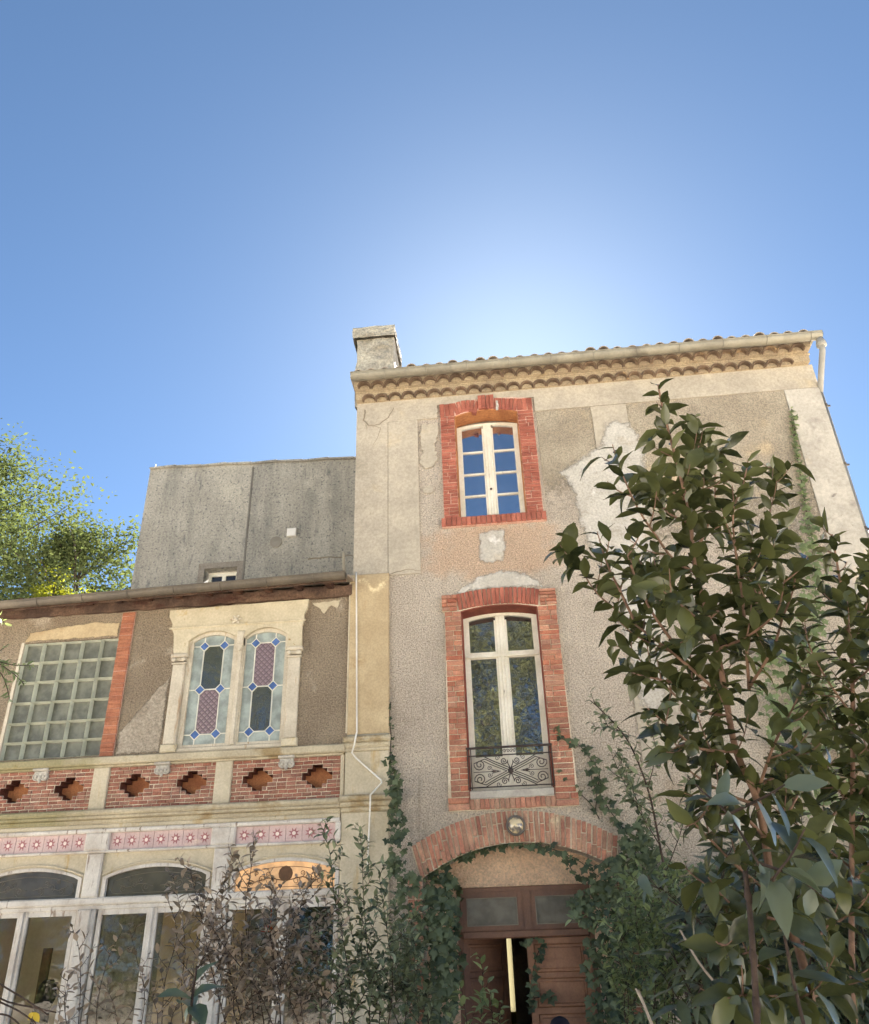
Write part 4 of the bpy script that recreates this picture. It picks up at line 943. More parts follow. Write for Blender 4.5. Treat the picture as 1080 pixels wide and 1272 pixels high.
tl.plate([[(.033*math.cos(k*math.pi/8), .033*math.sin(k*math.pi/8)) for k in range(16)]], -.0142, -.011, 1, back=False)
tl.plate([[(.021*math.cos(k*math.pi/8), .021*math.sin(k*math.pi/8)) for k in range(16)]], -.0165, -.011, 2, back=False)
tlm = tl.mesh('star_tile', [M['tile_pink'], M['star_red'], M['star_white']])
for pa, pb in ((-7.98, -6.74), (-6.46, -5.205), (-4.91, -3.655), (-3.365, -2.17)):
    n = round((pb-pa)/ts); s_ = (pb-pa)/n
    for i in range(n):
        o = link('star_tile', tlm, fro); o.location = (pa+s_*(i+.5), -.012+random.uniform(-.001, .001), 3.589); o.scale = (s_/ts, 1, 1.03)
# spandrel wall over the fanlights, posts, rails, glazing
bays = [(-8.0, -6.72), (-6.48, -5.185), (-4.93, -3.635), (-3.385, -2.12)]
loops = [rect(WX0, -2.04, 2.97, 3.463)]+[opening(a, b, 2.985, 3.20, 3.325) for a, b in bays]
MB().plate(loops, -.01, .22).build('spandrel_wall', M['cream'], wing)
for bi, (a, b) in zip((-1, 0, 1, 2), bays):
    hood = arc(a-.02, b+.02, 3.205, 3.345, 16); hood2 = arc(a+.03, b-.03, 3.185, 3.29, 16)
    fl = MB().plate([[(a, 2.985), (a+.045, 2.985), (a+.045, 3.18)]+hood2[1:-1]+[(b-.045, 3.18), (b-.045, 2.985), (b, 2.985)]+arc(a, b, 3.2, 3.325, 16)[::-1]], -.03, .05).build('fanlight', M['white_paint'], wing, fixn=True)
    hm = MB(); hm.tube([(p[0], -.02, p[1]+.012) for p in hood], .014, n=6); hm.build('hood_moulding', M['cream'], fl)
    gp_ = [(a+.045, 2.985), (b-.045, 2.985), (b-.045, 3.18)]+hood2[::-1][1:-1]+[(a+.045, 3.18)]
    MB().plate([gp_], .02, .028).build('fanlight_pane', M['fan_glow'] if bi == 2 else M['pane_fan'], fl)
    et = MB(); cxm = (a+b)/2; etm = 'etch' if bi < 2 else 'scroll_brown'
    E_ = arc(a+.12, b-.12, 3.15, 3.235, 12)
    et.tube([(a+.10, .016, 3.06), (a+.12, .016, 3.03), (a+.17, .016, 3.02), (b-.17, .016, 3.02), (b-.12, .016, 3.03), (b-.10, .016, 3.06)]+[(p[0], .016, p[1]) for p in E_[::-1]]+[(a+.10, .016, 3.06)], .003, n=4)
    for sx in (-1, 1):
        for k, (ox, oz, r_) in enumerate(((.13, .06, .05), (.27, .09, .045), (.40, .05, .04), (.2, .14, .03), (.34, .15, .025))):
            P = [(cxm+sx*(ox+r_*(1-.8*t)*math.cos(5+9*t)), .016, 3.02+oz+r_*(1-.8*t)*math.sin(5+9*t)) for t in [i/18 for i in range(19)]]
            et.tube(P, .005 if bi == 2 else .0028, .002, n=4)
        et.tube([(cxm+sx*.04, .016, 3.09), (cxm+sx*.2, .016, 3.12), (cxm+sx*.36, .016, 3.08), (cxm+sx*.46, .016, 3.12)], .005 if bi == 2 else .0028, n=4)
    if bi == 2: et.lathe([(.085, 0), (.08, .006), (.05, .012)], (cxm, .018, 3.16), '-y', 12)
    et.build('etched_scroll', M[etm], fl)
vr = MB(); vr.cbox(WX0, -2.12, -.055, .1, 2.905, 2.985, .015); vr.cbox(WX0, -2.12, -.03, .1, 2.855, 2.905, .008)
vr.build('transom_rail', M['white_paint'], wing)
for a, b in posts:
    MB().cbox(a+.02, b-.02, -.065, .15, .0, 2.86, .02).cbox(a+.055, b-.055, -.085, -.06, .6, 2.86, .012).build('post', M['white_paint'], wing)
    MB().cbox(a+.03, b-.03, -.06, -.005, 2.985, 3.46, .015).build('post_top', M['white_paint'], wing)
for a, b in bays:
    cxm = (a+b)/2
    cs = MB().box(a, a+.05, -.015, .04, .6, 2.86).box(b-.05, b, -.015, .04, .6, 2.86).cbox(cxm-.065, cxm+.065, -.02, .04, .6, 2.86, .01).cbox(cxm-.022, cxm+.022, -.04, -.015, .6, 2.86, .008).box(a+.05, b-.05, -.012, .04, .6, .72).box(a+.05, b-.05, -.012, .04, 2.80, 2.856)
    cso = cs.build('casement', M['white_paint'], wing)
    for xa, xb in ((a+.05, cxm-.065), (cxm+.065, b-.05)): MB().box(xa, xb, .012, .018, .72, 2.80).build('pane', M['pane_veranda'], cso)
MB().box(WX0, -2.12, -.03, .2, 0, .6).build('plinth_wall', M['cream'], wing)
# the room behind the glazing
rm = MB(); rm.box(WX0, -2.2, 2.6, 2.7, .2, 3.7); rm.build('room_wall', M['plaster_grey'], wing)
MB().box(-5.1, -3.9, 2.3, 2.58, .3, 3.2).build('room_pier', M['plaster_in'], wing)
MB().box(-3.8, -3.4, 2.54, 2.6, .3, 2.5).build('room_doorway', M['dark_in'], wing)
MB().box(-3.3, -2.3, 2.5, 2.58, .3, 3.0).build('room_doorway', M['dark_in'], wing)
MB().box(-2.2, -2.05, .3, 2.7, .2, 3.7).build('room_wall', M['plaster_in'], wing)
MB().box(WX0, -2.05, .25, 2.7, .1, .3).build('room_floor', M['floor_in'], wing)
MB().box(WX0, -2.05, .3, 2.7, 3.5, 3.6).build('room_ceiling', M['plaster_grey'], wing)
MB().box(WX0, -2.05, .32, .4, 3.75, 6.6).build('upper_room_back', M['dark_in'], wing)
MB().box(WX0-.1, WX0, 0, 2.7, 0, 6.9).build('end_wall', M['dark_rough'], wing)
# end pilaster joining the tall house
pz = MB().cbox(-2.055, -1.535, -.055, .0, 4.69, 6.855, .012).build('pilaster', M['ochre'], wing)
MB().cbox(-2.10, -1.515, -.11, .0, 4.60, 4.668, .02).cbox(-2.085, -1.525, -.08, .0, 4.53, 4.60, .02).cbox(-2.075, -1.53, -.065, .0, 4.49, 4.53, .01).build('pilaster_cornice', M['cream_moss'], wing)
MB().box(-2.05, -1.53, -.07, -.002, 4.668, 4.69).build('pilaster_cornice', M['zinc'], wing)
MB().cbox(-2.075, -1.537, -.05, .0, 3.965, 4.49, .01).cbox(-2.134, -2.085, -.03, .0, 3.965, 4.465, .008).build('pilaster_pedestal', M['cream'], wing)
MB().cbox(-2.112, -1.46, -.16, .0, 3.905, 3.968, .02).cbox(-2.112, -1.475, -.12, .0, 3.845, 3.905, .02).cbox(-2.11, -1.52, -.07, .0, 3.79, 3.845, .012).build('pilaster_cornice', M['cream_moss'], wing)
MB().cbox(-2.11, -1.54, -.045, .0, .0, 3.79, .012).build('pilaster_foot', M['cream'], wing)

# ------------------------------------------------------------------ grey block behind the wing
rear = thing('grey_rear_block', 'bare grey cement-rendered block rising behind the wing roof', 'building', (-4.2, 2.5, 0))
YG = 2.5
GT = [(-6.49, 10.53)]; nseg = 9
gtop = [(-6.49+(4.4)*i/nseg, 10.53-.16*i/nseg+(.02 if i % 2 else 0)) for i in range(nseg+1)]
gw = (-5.19, -4.60, 7.6, 8.365)
MB().plate([[(-6.49, 0), (-2.09, 0)]+gtop[::-1], rect(*gw)], YG, YG+.35).build('wall', M['grey_wall'], rear)
MB().box(-6.49, -6.15, YG+.352, 6.5, 0, 10.5).build('side_wall', M['grey_wall'], rear)
for i in range(nseg):
    a, b = gtop[i], gtop[i+1]
    MB().add([(a[0], YG-.05, a[1]+.004), (b[0]+.02, YG-.05, b[1]+.004), (b[0]+.02, YG+.4, b[1]+.004), (a[0], YG+.4, a[1]+.004), (a[0], YG-.05, a[1]+.03), (b[0]+.02, YG-.05, b[1]+.045), (b[0]+.02, YG+.4, b[1]+.045), (a[0], YG+.4, a[1]+.03)],
             [(0, 3, 2, 1), (4, 5, 6, 7), (0, 1, 5, 4), (1, 2, 6, 5), (2, 3, 7, 6), (3, 0, 4, 7)]).build('coping_slab', M['grey_wall'], rear)
MB().box(-4.50, -4.47, YG-.012, YG, 7.4, 10.40).build('render_joint', wmat('grey_joint', S(112,108,100), S(98,94,88), 3), rear)
MB().plate([rect(-5.30, -4.50, 7.5, 8.47), rect(-5.19, -4.60, 7.5, 8.365)], YG-.008, YG+.002).build('window_frame_render', wmat('grey_surround', S(120,112,102), S(134,126,114), 3, fine=(30, .15), bump=(('n', 40, .01, .5),)), rear)
gwn = MB().plate([rect(-5.16, -4.615, 7.6, 8.335), rect(-5.105, -4.915, 7.65, 8.275), rect(-4.85, -4.665, 7.65, 8.275)], YG+.15, YG+.2).build('window', M['window_paint'], rear)
for a, b in ((-5.105, -4.915), (-4.85, -4.665)): MB().box(a, b, YG+.175, YG+.181, 7.65, 8.275).build('pane', M['pane_dark'], gwn)
MB().cbox(-3.745, -3.575, YG-.05, YG, 8.87, 9.03, .012).build('vent_box', M['paint_white'], rear)
MB().lathe([(.11, 0), (.11, .012), (.1, .014)], (-3.94, YG, 8.79), '-y', 16).build('round_plate', wmat('round_plate', S(134,128,116), S(120,114,104), 4), rear)
MB().tube([(-6.45, YG+.1, 10.5), (-6.45, YG+.1, 10.72)], .012, n=6).tube([(-6.45, YG+.1, 10.62), (-6.40, YG+.08, 10.60)], .02, n=6).build('roof_peg', M['paint_white'], rear)
cks = MB(); rg = random.Random(3); P = [(-3.35+.1*i, YG-.003, 8.42+rg.uniform(-.02, .02)) for i in range(9)]
cks.tube(P, .014, .006, n=4); cks.build('hairline_crack', bpy.data.materials['crack_tone'], rear)

# lower annexe to the right of the house
an = thing('tiled_annexe', 'lower beige annexe with a tiled eave at the right edge', 'building', (6.5, .6, 0))
MB().box(4.90, 8.5, .3, 5, 0, 6.9).build('wall', M['render_grey'], an)
ax = MB().box(4.86, 8.6, -.05, 5.2, 6.95, 7.02).build('roof', M['rooftile'], an)
for i in range(17):
    o = link('roof_tile', rt, ax); o.location = (5.0+.205*i, .4, 7.1); o.rotation_euler = (rad(15), 0, 0)

# ------------------------------------------------------------------ fittings
lampt = thing('bulkhead_lamp', 'round glass bulkhead lamp fixed on the brick arch above the door', 'lamp', (-.07, -.03, 3.55))
MB().lathe([(.108, 0), (.112, .03), (.098, .05)], (-.068, -.03, 3.555), '-y', 24).build('backplate', M['iron_grey'], lampt, smooth=False)
rim = MB(); rim.tube([(-.068+.098*math.cos(k*math.pi/12), -.09, 3.555+.098*math.sin(k*math.pi/12)) for k in range(25)], .014, n=8, caps=False); rim.build('rim', M['iron_grey'], lampt, smooth=True)
m_, nt_, b_, o_ = newmat('lamp_glass'); nt_.links.new(mixc(nt_, ramp(nt_, noise(nt_, posn(nt_), 16, 3), .42, .58), S(120,112,104), S(226,204,160)), b_.inputs['Base Color']); b_.inputs['Roughness'].default_value = .06; b_.inputs['IOR'].default_value = 1.8  # warm and dark mottling paints reflections into the dome's base colour
MB().lathe([(.09, .05), (.086, .075), (.066, .105), (.036, .122), (.006, .128)], (-.068, -.03, 3.555), '-y', 24).build('glass_dome', m_, lampt, smooth=True)
MB().tube([(-.068, -.05, 3.64), (-.068, -.06, 3.70)], .012, n=6).build('conduit_nipple', M['zinc'], lampt)

cab = MB(); cy = -.075
cab.tube([(-1.985, -.03, 6.90), (-1.975, cy, 6.80), (-1.955, cy, 5.9), (-1.93, cy, 4.72), (-1.93, -.13, 4.66), (-1.95, -.125, 4.55), (-1.985, -.085, 4.47), (-1.93, cy, 4.40), (-1.63, cy, 4.135), (-1.62, cy, 4.10), (-1.70, cy, 4.02), (-1.735, -.18, 3.95), (-1.745, -.14, 3.84), (-1.765, cy, 3.6), (-1.78, cy, 3.2)], .011, n=6)
tag(cab.build('cable', M['cable'], smooth=True), 'thin white cable running loosely down the ochre pilaster', 'cable')
c2 = MB(); c2.tube([(-2.062, -.03, 6.85), (-2.064, -.03, 5.8), (-2.066, -.03, 4.72)], .016, n=6)
c2o = tag(c2.build('conduit', M['cream']), 'straight pale conduit along the left edge of the ochre pilaster', 'conduit')

stand = thing('wooden_stand', 'dark wooden post draped with black cloth behind the left veranda pane', 'stand', (-6.05, .7, .3))
P0 = at(60, 1178, .7); P1 = at(40, 1272, .7)
MB().cbox(P0.x-.055, P0.x+.055, .68, .72, .3, P0.z, .01).box(P0.x-.05, P0.x-.02, .72, .8, .3, P0.z-.1).build('post', M['timber_dark'], stand)
ct = MB(); rg = random.Random(2); cx0 = at(62, 1225, .62).x; zt = at(62, 1217, .62).z
rows = []
for j, (z, hw_, dd) in enumerate(((zt, .05, .03), (zt-.05, .10, .05), (zt-.18, .12, .07), (zt-.3, .09, .07), (zt-.6, .10, .08), (zt-1.0, .12, .09), (zt-1.2, .11, .08))):
    rows.append([(cx0-.02-.03*(j > 2)+hw_*math.cos(a)*(1+rg.uniform(-.15, .15)), .62+dd*math.sin(a)*(1+rg.uniform(-.2, .2)), z) for a in [k*math.pi/6 for k in range(12)]])
ct.add([p for r_ in rows for p in r_], [(j*12+k, j*12+(k+1) % 12, (j+1)*12+(k+1) % 12, (j+1)*12+k) for j in range(6) for k in range(12)]+[tuple(range(12)), tuple(72+k for k in range(11, -1, -1))])
ct.build('black_cloth', M['black_cloth'], stand, smooth=True, fixn=True)
sh = at(336, 1152, .9)
tag(MB().lathe([(.04, .09), (.05, .085), (.12, 0), (.115, 0)], (sh.x, sh.y, sh.z-.05), 'z', 14).tube([(sh.x, sh.y, sh.z+.03), (sh.x, sh.y, 3.5)], .006, n=5).build('cone', M['orange']), 'orange-red lampshade hanging behind the third veranda bay', 'cone')  # orange-red cone on a cord, identity unknown

# ------------------------------------------------------------------ vegetation
def leaf_arrays(width, curl, fold, pts=((0, .10), (.18, .62), (.45, 1.0), (.72, .78), (.92, .28), (1.0, .03)), wave=0, seed=0):
    """one leaf along +Y, length 1: vertices and quads"""
    rg = random.Random(seed); v = []; f = []
    for (t, wv) in pts:
        z = -curl*t*t; w_ = width*.5*wv
        v += [(-w_, t-.0*wv, z+fold*w_+rg.uniform(-wave, wave)), (0, t, z), (w_, t, z+fold*w_+rg.uniform(-wave, wave))]
    for i in range(len(pts)-1):
        a = i*3; f += [(a, a+1, a+4, a+3), (a+1, a+2, a+5, a+4)]
    return np.array(v), np.array(f)
def ivy_arrays(seed=0):
    rg = random.Random(seed); ang = [-150, -105, -70, -38, 0, 38, 70, 105, 150]; rr = [.42, .55, .34, .62, .40, .95, .40, .62, .34, .55]
    rim = []
    tips = [(-140, .42), (-75, .62), (0, .85), (75, .62), (140, .42)]; notch = [(-165, .25), (-108, .36), (-38, .42), (38, .42), (108, .36), (165, .25)]
    v = [(0, .38, .05)]
    seq = []
    for i in range(5): seq += [notch[i], tips[i]]
    seq.append(notch[5])
    for a, r in seq: v.append((r*math.sin(rad(a)), .38+r*math.cos(rad(a)), rg.uniform(-.05, .05)-.06*r))
    return np.array(v), np.array([(0, 2*i+1, 2*i+2, 2*i+3) for i in range(5)])
def quad_arrays(w=.5): return np.array([(0, 0, 0), (w/2, .5, .06), (0, 1, -.05), (-w/2, .5, .06)]), np.array([(0, 1, 2, 3)])

class Leaves:
    def __init__(s): s.P = []; s.D = []; s.N = []; s.S = []; s.V = []
    def add(s, p, d, n, size, var=None): s.P.append(tuple(p)); s.D.append(tuple(d)); s.N.append(tuple(n)); s.S.append(size); s.V.append(random.randrange(1000) if var is None else var)
    def frames(s):
        D = np.array(s.D, float); N = np.array(s.N, float)
        D /= np.linalg.norm(D, axis=1, keepdims=True)+1e-9
        N = N-(N*D).sum(1, keepdims=True)*D; L = np.linalg.norm(N, axis=1, keepdims=True); N = np.where(L > 1e-4, N/(L+1e-9), np.array([0, 0, 1.0]))
        X = np.cross(D, N); return X, D, N
def merged(name, variants, idx, L, X, D, N, mat, parent):
    V, Fc, off = [], [], 0
    P = np.array(L.P, float); Sz = np.array(L.S, float); Va = np.array(L.V)
    for k, (v, f) in enumerate(variants):
        sel = [i for i in idx if Va[i] % len(variants) == k]
        if not sel: continue
        sel = np.array(sel)
        W = P[sel][:, None, :]+Sz[sel][:, None, None]*(v[None, :, 0:1]*X[sel][:, None, :]+v[None, :, 1:2]*D[sel][:, None, :]+v[None, :, 2:3]*N[sel][:, None, :])
        F2 = f[None]+(np.arange(len(sel))*len(v))[:, None, None]+off
        V.append(W.reshape(-1, 3)); Fc.append(F2.reshape(-1, f.shape[1])); off += len(sel)*len(v)
    V = np.concatenate(V); Fc = np.concatenate(Fc)
    me = bpy.data.meshes.new(name); nf, k = Fc.shape
    me.vertices.add(len(V)); me.vertices.foreach_set('co', V.astype(np.float32).ravel())
    me.loops.add(nf*k); me.loops.foreach_set('vertex_index', Fc.astype(np.int32).ravel())
    me.polygons.add(nf); me.polygons.foreach_set('loop_start', np.arange(0, nf*k, k, dtype=np.int32)); me.polygons.foreach_set('loop_total', np.full(nf, k, np.int32))
    me.polygons.foreach_set('use_smooth', np.ones(nf, bool))
    me.materials.append(mat); me.update(); me.validate()
    o = link(name, me, parent); return o
def foliage(root, L, variants, mat, solo=0, name='foliage'):
    """the leaves that show largest become leaf objects, the rest one mesh"""
    X, D, N = L.frames(); n = len(L.P); score = []
    if solo:
        for i in range(n):
            q = px(Vector(L.P[i])); s_ = L.S[i]/max(.1, q[2])*F_PX
            score.append(s_ if (0 < q[0] < 1080 and 0 < q[1] < 1272 and s_ > 9) else 0)
        order = sorted(range(n), key=lambda i: -score[i]); pick = [i for i in order[:solo] if score[i] > 0]
        ms = []
        for v, f in variants:
            me = bpy.data.meshes.new('leaf'); me.from_pydata(v.tolist(), [], f.tolist()); me.materials.append(mat)
            me.polygons.foreach_set('use_smooth', [True]*len(f)); me.update(); ms.append(me)
        for i in pick:
            o = bpy.data.objects.new('leaf', ms[L.V[i] % len(ms)]); COL.objects.link(o)
            s_ = L.S[i]; x, d, nn_ = X[i]*s_, D[i]*s_, N[i]*s_; p = L.P[i]
            attach(o, root)
            o.matrix_basis = Matrix(((x[0], d[0], nn_[0], p[0]), (x[1], d[1], nn_[1], p[1]), (x[2], d[2], nn_[2], p[2]), (0, 0, 0, 1)))
        ps = set(pick); idx = [i for i in range(n) if i not in ps]
    else: idx = list(range(n))
    if idx:
        o = merged(name, variants, idx, L, X, D, N, mat, root); o['kind'] = 'stuff'

BROAD = [leaf_arrays((.44, .5, .56, .48, .6, .52)[k], (.05, .2, .35, .5, .15, .65)[k], (.3, .45, .2, .5, .1, .35)[k], wave=.022, seed=k) for k in range(6)]
OVAL = [leaf_arrays(.5+.06*k, .1+.1*k, .25, seed=10+k) for k in range(3)]
SMALL = [leaf_arrays(.42+.08*k, .1+.12*k, .3, pts=((0, .12), (.35, .95), (.7, .75), (1, .05)), seed=20+k) for k in range(3)]
LANCE = [leaf_arrays(.26+.04*k, .15+.15*k, .3, seed=30+k) for k in range(3)]
IVY = [ivy_arrays(k) for k in range(4)]
QUAD = [quad_arrays(.45), quad_arrays(.6)]

def resample(P, step):
    P = [Vector(p) for p in P]; out = [P[0].copy()]; acc = 0
    for a, b in zip(P, P[1:]):
        L = (b-a).length; t = step-acc
        while t <= L: out.append(a+(b-a)*(t/L)); t += step
        acc = L-(t-step)
    return out
def smooth_path(P, n=4):
    P = [Vector(p) for p in P]
    if len(P) < 3: return P
    out = []
    for i in range(len(P)-1):
        p0, p1, p2, p3 = P[max(i-1, 0)], P[i], P[i+1], P[min(i+2, len(P)-1)]
        for k in range(n):
            t = k/n; out.append(.5*((2*p1)+(p2-p0)*t+(2*p0-5*p1+4*p2-p3)*t*t+(3*p1-p0-3*p2+p3)*t**3))
    out.append(P[-1]); return out
def dress(L, path, step, size, spread=60, droop=.35, start=0.0, up=.5, jit=.25, rg=random):
    """leaves around a twig by the golden angle"""
    P = resample(path, step); a = rg.uniform(0, 6.28); n = len(P)
    for i in range(n):
        if i/n < start: continue
        t = (P[min(i+1, n-1)]-P[max(i-1, 0)]); t = t.normalized() if t.length > 1e-6 else Vector((0, 0, 1))
        a += 2.4+rg.uniform(-.4, .4)
        s1_ = t.orthogonal().normalized(); s2_ = t.cross(s1_); rd = s1_*math.cos(a)+s2_*math.sin(a)
        last = i/n
        sp_ = rad(spread*(1.15-.45*last)+rg.uniform(-15, 15))
        d = t*math.cos(sp_)+rd*math.sin(sp_)+Vector((0, 0, -droop*(1-.5*last)))+Vector((rg.uniform(-1, 1), rg.uniform(-1, 1), rg.uniform(-1, 1)))*jit
        d.normalize(); nrm = Vector((0, 0, 1))*up+t*(1-up)+Vector((rg.uniform(-1, 1), rg.uniform(-1, 1), rg.uniform(-1, 1)))*.35
        L.add(P[i], d, nrm, size*rg.uniform(.55, 1.22)*(1-.25*max(0, last-.85)/.15))
def twigs(path, every, length, rg, upw=.7, start=.1, spreadx=1.0):
    """side shoots leaving a branch"""
    P = resample(path, every); out = []
    for i, p in enumerate(P):
        if i/len(P) < start: continue
        t = (P[min(i+1, len(P)-1)]-P[max(i-1, 0)]); t = t.normalized() if t.length > 1e-6 else Vector((0, 0, 1))
        a = rg.uniform(0, 6.28); s1_ = t.orthogonal().normalized(); s2_ = t.cross(s1_)
        d = (t*.5+(s1_*math.cos(a)+s2_*math.sin(a))*spreadx+Vector((0, 0, upw*rg.uniform(.3, 1.2)))).normalized()
        Ln = length*rg.uniform(.5, 1.2)*(1.15-.75*i/len(P)); q = p+d*Ln*.55+Vector((0, 0, -.03*Ln)); e = q+(d+Vector((0, 0, upw*.6))).normalized()*Ln*.5
        out.append([p, q, e])
    return out
def stems_px(lines, Y, wob, seed):
    """branch lines drawn in the picture plane, stood up in space at distance Y with depth of their own"""
    rg = random.Random(seed); out = []
    for ln in lines:
        dY = ln[0] if isinstance(ln[0], (int, float)) else rg.uniform(-wob, wob)
        pts = ln[1:] if isinstance(ln[0], (int, float)) else ln
        n = len(pts); out.append([at(p[0], p[1], Y+dY*(i/max(1, n-1))) for i, p in enumerate(pts)])
    return out
def to_ground(p, dx=0, dy=0):
    z = gz(p.y); return Vector((p.x+dx, p.y+dy, z))

def shrub(name, label, cat, base, lines, Y, wob, seed, leafset, mat, bark, size, step, r0, r1, tw=(.12, .3), solo=0, spread=60, droop=.35, group=None, sub=False, main_leaves=True, start=0.0, trunk0=True, up=.5):
    rg = random.Random(seed); root = thing(name, label, cat, base, group); L = Leaves(); st_ = MB()
    br = stems_px(lines, Y, wob, seed)
    for bi, b in enumerate(br):
        S_ = smooth_path(b); k = 1.0 if (bi == 0 and trunk0) else .42
        st_.tube(S_, r0*k, r1*k, n=7)
        if main_leaves: dress(L, S_, step, size, spread, droop, .35 if bi == 0 and trunk0 else start, up, rg=rg)
        if tw:
            for t in twigs(S_, tw[0], tw[1], rg, start=.15 if bi else .3):
                t2 = smooth_path(t, 3); st_.tube(t2, r1*.8, r1*.35, n=4); dress(L, t2, step, size, spread, droop, .1, up, rg=rg)
                if sub:
                    for u in twigs(t2, tw[0]*.9, tw[1]*.5, rg, start=.2):
                        st_.tube(u, r1*.5, r1*.3, n=4); dress(L, u, step, size*.9, spread, droop, .1, up, rg=rg)
    # stems carried down to the soil
    st_.tube(smooth_path([Vector(base), Vector(base)*.5+br[0][0]*.5+Vector((.02, 0, 0)), br[0][0]]), r0*1.25, r0, n=8)
    st_.build('stem', M[bark], root, smooth=True)
    foliage(root, L, leafset, M[mat], solo)
    return root, L

# -- the big broad-leaved evergreen in the right foreground
Yc = -7.25
cam_lines = [
 [0.0, (1013,1272),(992,1177),(962,1113),(943,1001),(915,934),(902,867),(891,807),(872,737),(863,700),(857,640),(845,590),(832,540),(822,500),(818,478)],
 [-.25, (866,712),(838,696),(815,665),(793,632),(774,590),(761,552)],
 [.25, (902,868),(844,818),(808,790),(765,757),(738,732),(715,693),(702,660)],
 [-.1, (790,775),(771,735),(754,699),(742,660)],
 [.2, (863,690),(879,654),(888,627),(889,582),(891,556)],
 [-.2, (931,857),(923,745),(916,701),(911,638),(924,600),(930,570)],
 [.3, (929,807),(940,750),(952,707),(956,676),(958,620),(961,578)],
 [-.3, (931,854),(960,807),(972,770),(985,735),(990,700)],
 [.35, (905,890),(860,880),(825,850),(790,815),(760,800)],
 [-.35, (915,934),(870,930),(835,905),(805,880)],
 [.1, (943,1001),(900,985),(860,960),(830,930)],
 [-.2, (940,990),(960,930),(980,890),(1000,850)],
 [.3, (955,1060),(985,1000),(1005,960),(1015,920)],
 [-.4, (880,780),(850,755),(825,735)],
 [.2, (850,620),(820,600),(805,585)],
 [.25, (845,590),(862,570),(868,545)],
 [-.15, (962,1113),(920,1080),(880,1040),(850,1010)],
 [.3, (950,1040),(1000,1040),(1040,1010)],
 [-.3, (985,1150),(940,1135),(905,1120),(880,1090)], [.3, (992,1177),(1035,1150),(1060,1130),(1080,1100)], [-.4, (1000,1220),(955,1205),(920,1190),(890,1170)], [.4, (1005,1240),(1045,1225),(1085,1200)], [-.5, (1008,1255),(970,1240),(940,1235),(905,1240)], [-.5, (975,1130),(1000,1110),(1030,1085)],
 [-.3, (891,807),(930,790),(965,760),(975,720)], [.25, (880,770),(910,740),(930,700),(935,660)], [-.25, (838,800),(810,760),(790,720),(780,690)], [.3, (900,860),(850,850),(800,840),(770,830)], [.3, (872,737),(840,730),(810,715),(790,690)],
 [-.1, (930,960),(890,940),(850,925),(820,945)], [.2, (935,980),(970,960),(1000,930),(1030,910)], [-.2, (950,1040),(920,1010),(890,1000),(850,985)], [.1, (857,650),(835,640),(820,625),(812,600)], [0, (857,640),(872,615),(875,590)],
]
b0 = at(1013, 1272, Yc); cam_t, camL = shrub('evergreen_tree', 'tall evergreen with broad dark leaves and reddish trunk in the right foreground', 'tree', tuple(to_ground(b0, .05)), cam_lines, Yc, .2, 3,
    BROAD, 'L_cam', 'bark', .094, .0225, .014, .004, tw=(.125, .19), solo=300, spread=58, droop=.24)
# -- its neighbour at the right edge
nb_lines = [
 [0.0, (1062,1272),(1058,1150),(1060,907),(1058,812),(1053,773),(1048,745),(1041,704),(1034,664)],
 [.3, (1058,812),(1075,760),(1082,720),(1085,690)], [-.2, (1060,890),(1025,840),(1005,800),(1000,770)], [.2, (1060,930),(1030,900),(1010,880)],
 [-.2, (1058,850),(1090,820),(1100,780)], [.2, (1060,1000),(1020,960),(990,940)], [-.3, (1060,1000),(1090,950),(1100,900)], [.3, (1060,1080),(1010,1040),(970,1010)], [.1, (1059,1100),(1090,1060),(1110,1010)]]
Yn = -6.4; b0 = at(1062, 1272, Yn)
shrub('evergreen_tree', 'slender evergreen cut off by the right picture edge beside the taller one', 'tree', tuple(to_ground(b0, .02)), nb_lines, Yn, .2, 5, BROAD, 'L_cam', 'bark', .104, .0195, .012, .0045, tw=(.095, .22), solo=220, spread=62, droop=.3)
# -- near sapling with large drooping leaves
sap = [
 [0.0, (1003,1290),(985,1215),(968,1135),(942,1072),(905,1012),(875,985),(855,965)],
 [-.1, (968,1135),(958,1100),(985,1060),(1000,1030)], [.15, (942,1072),(990,1090),(1030,1120)], [-.1, (905,1012),(950,990),(975,975)]]
Ys = -8.1; b0 = at(1003, 1290, Ys)
shrub('sapling', 'near sapling with large drooping bluish-green leaves before the evergreen trunk', 'sapling', tuple(to_ground(b0, .02)), sap, Ys, .1, 8, BROAD, 'L_sap', 'bark_dark', .080, .036, .009, .004, tw=None, solo=60, spread=68, droop=.55, trunk0=False)
CP = smooth_path([to_ground(at(941, 1300, Ys)), at(941, 1272, Ys), at(938, 1215, Ys), at(932, 1135, Ys), at(926, 1082, Ys)], 6)
CP = [CP[0]]+smooth_path([at(941, 1272, Ys), at(938, 1215, Ys), at(932, 1135, Ys), at(926, 1082, Ys)], 6)
st = MB(); st.tube(CP, .0068, .0052, n=8)
for k in (4, 9, 15): st.lathe([(.0055, -.014), (.0085, 0), (.0055, .014)], tuple(CP[k]), 'z', 8)
tag(st.build('cut_stem', M['bark_dark'], smooth=True), 'bare dark cut stem with knobbly nodes standing before the evergreen', 'stem')

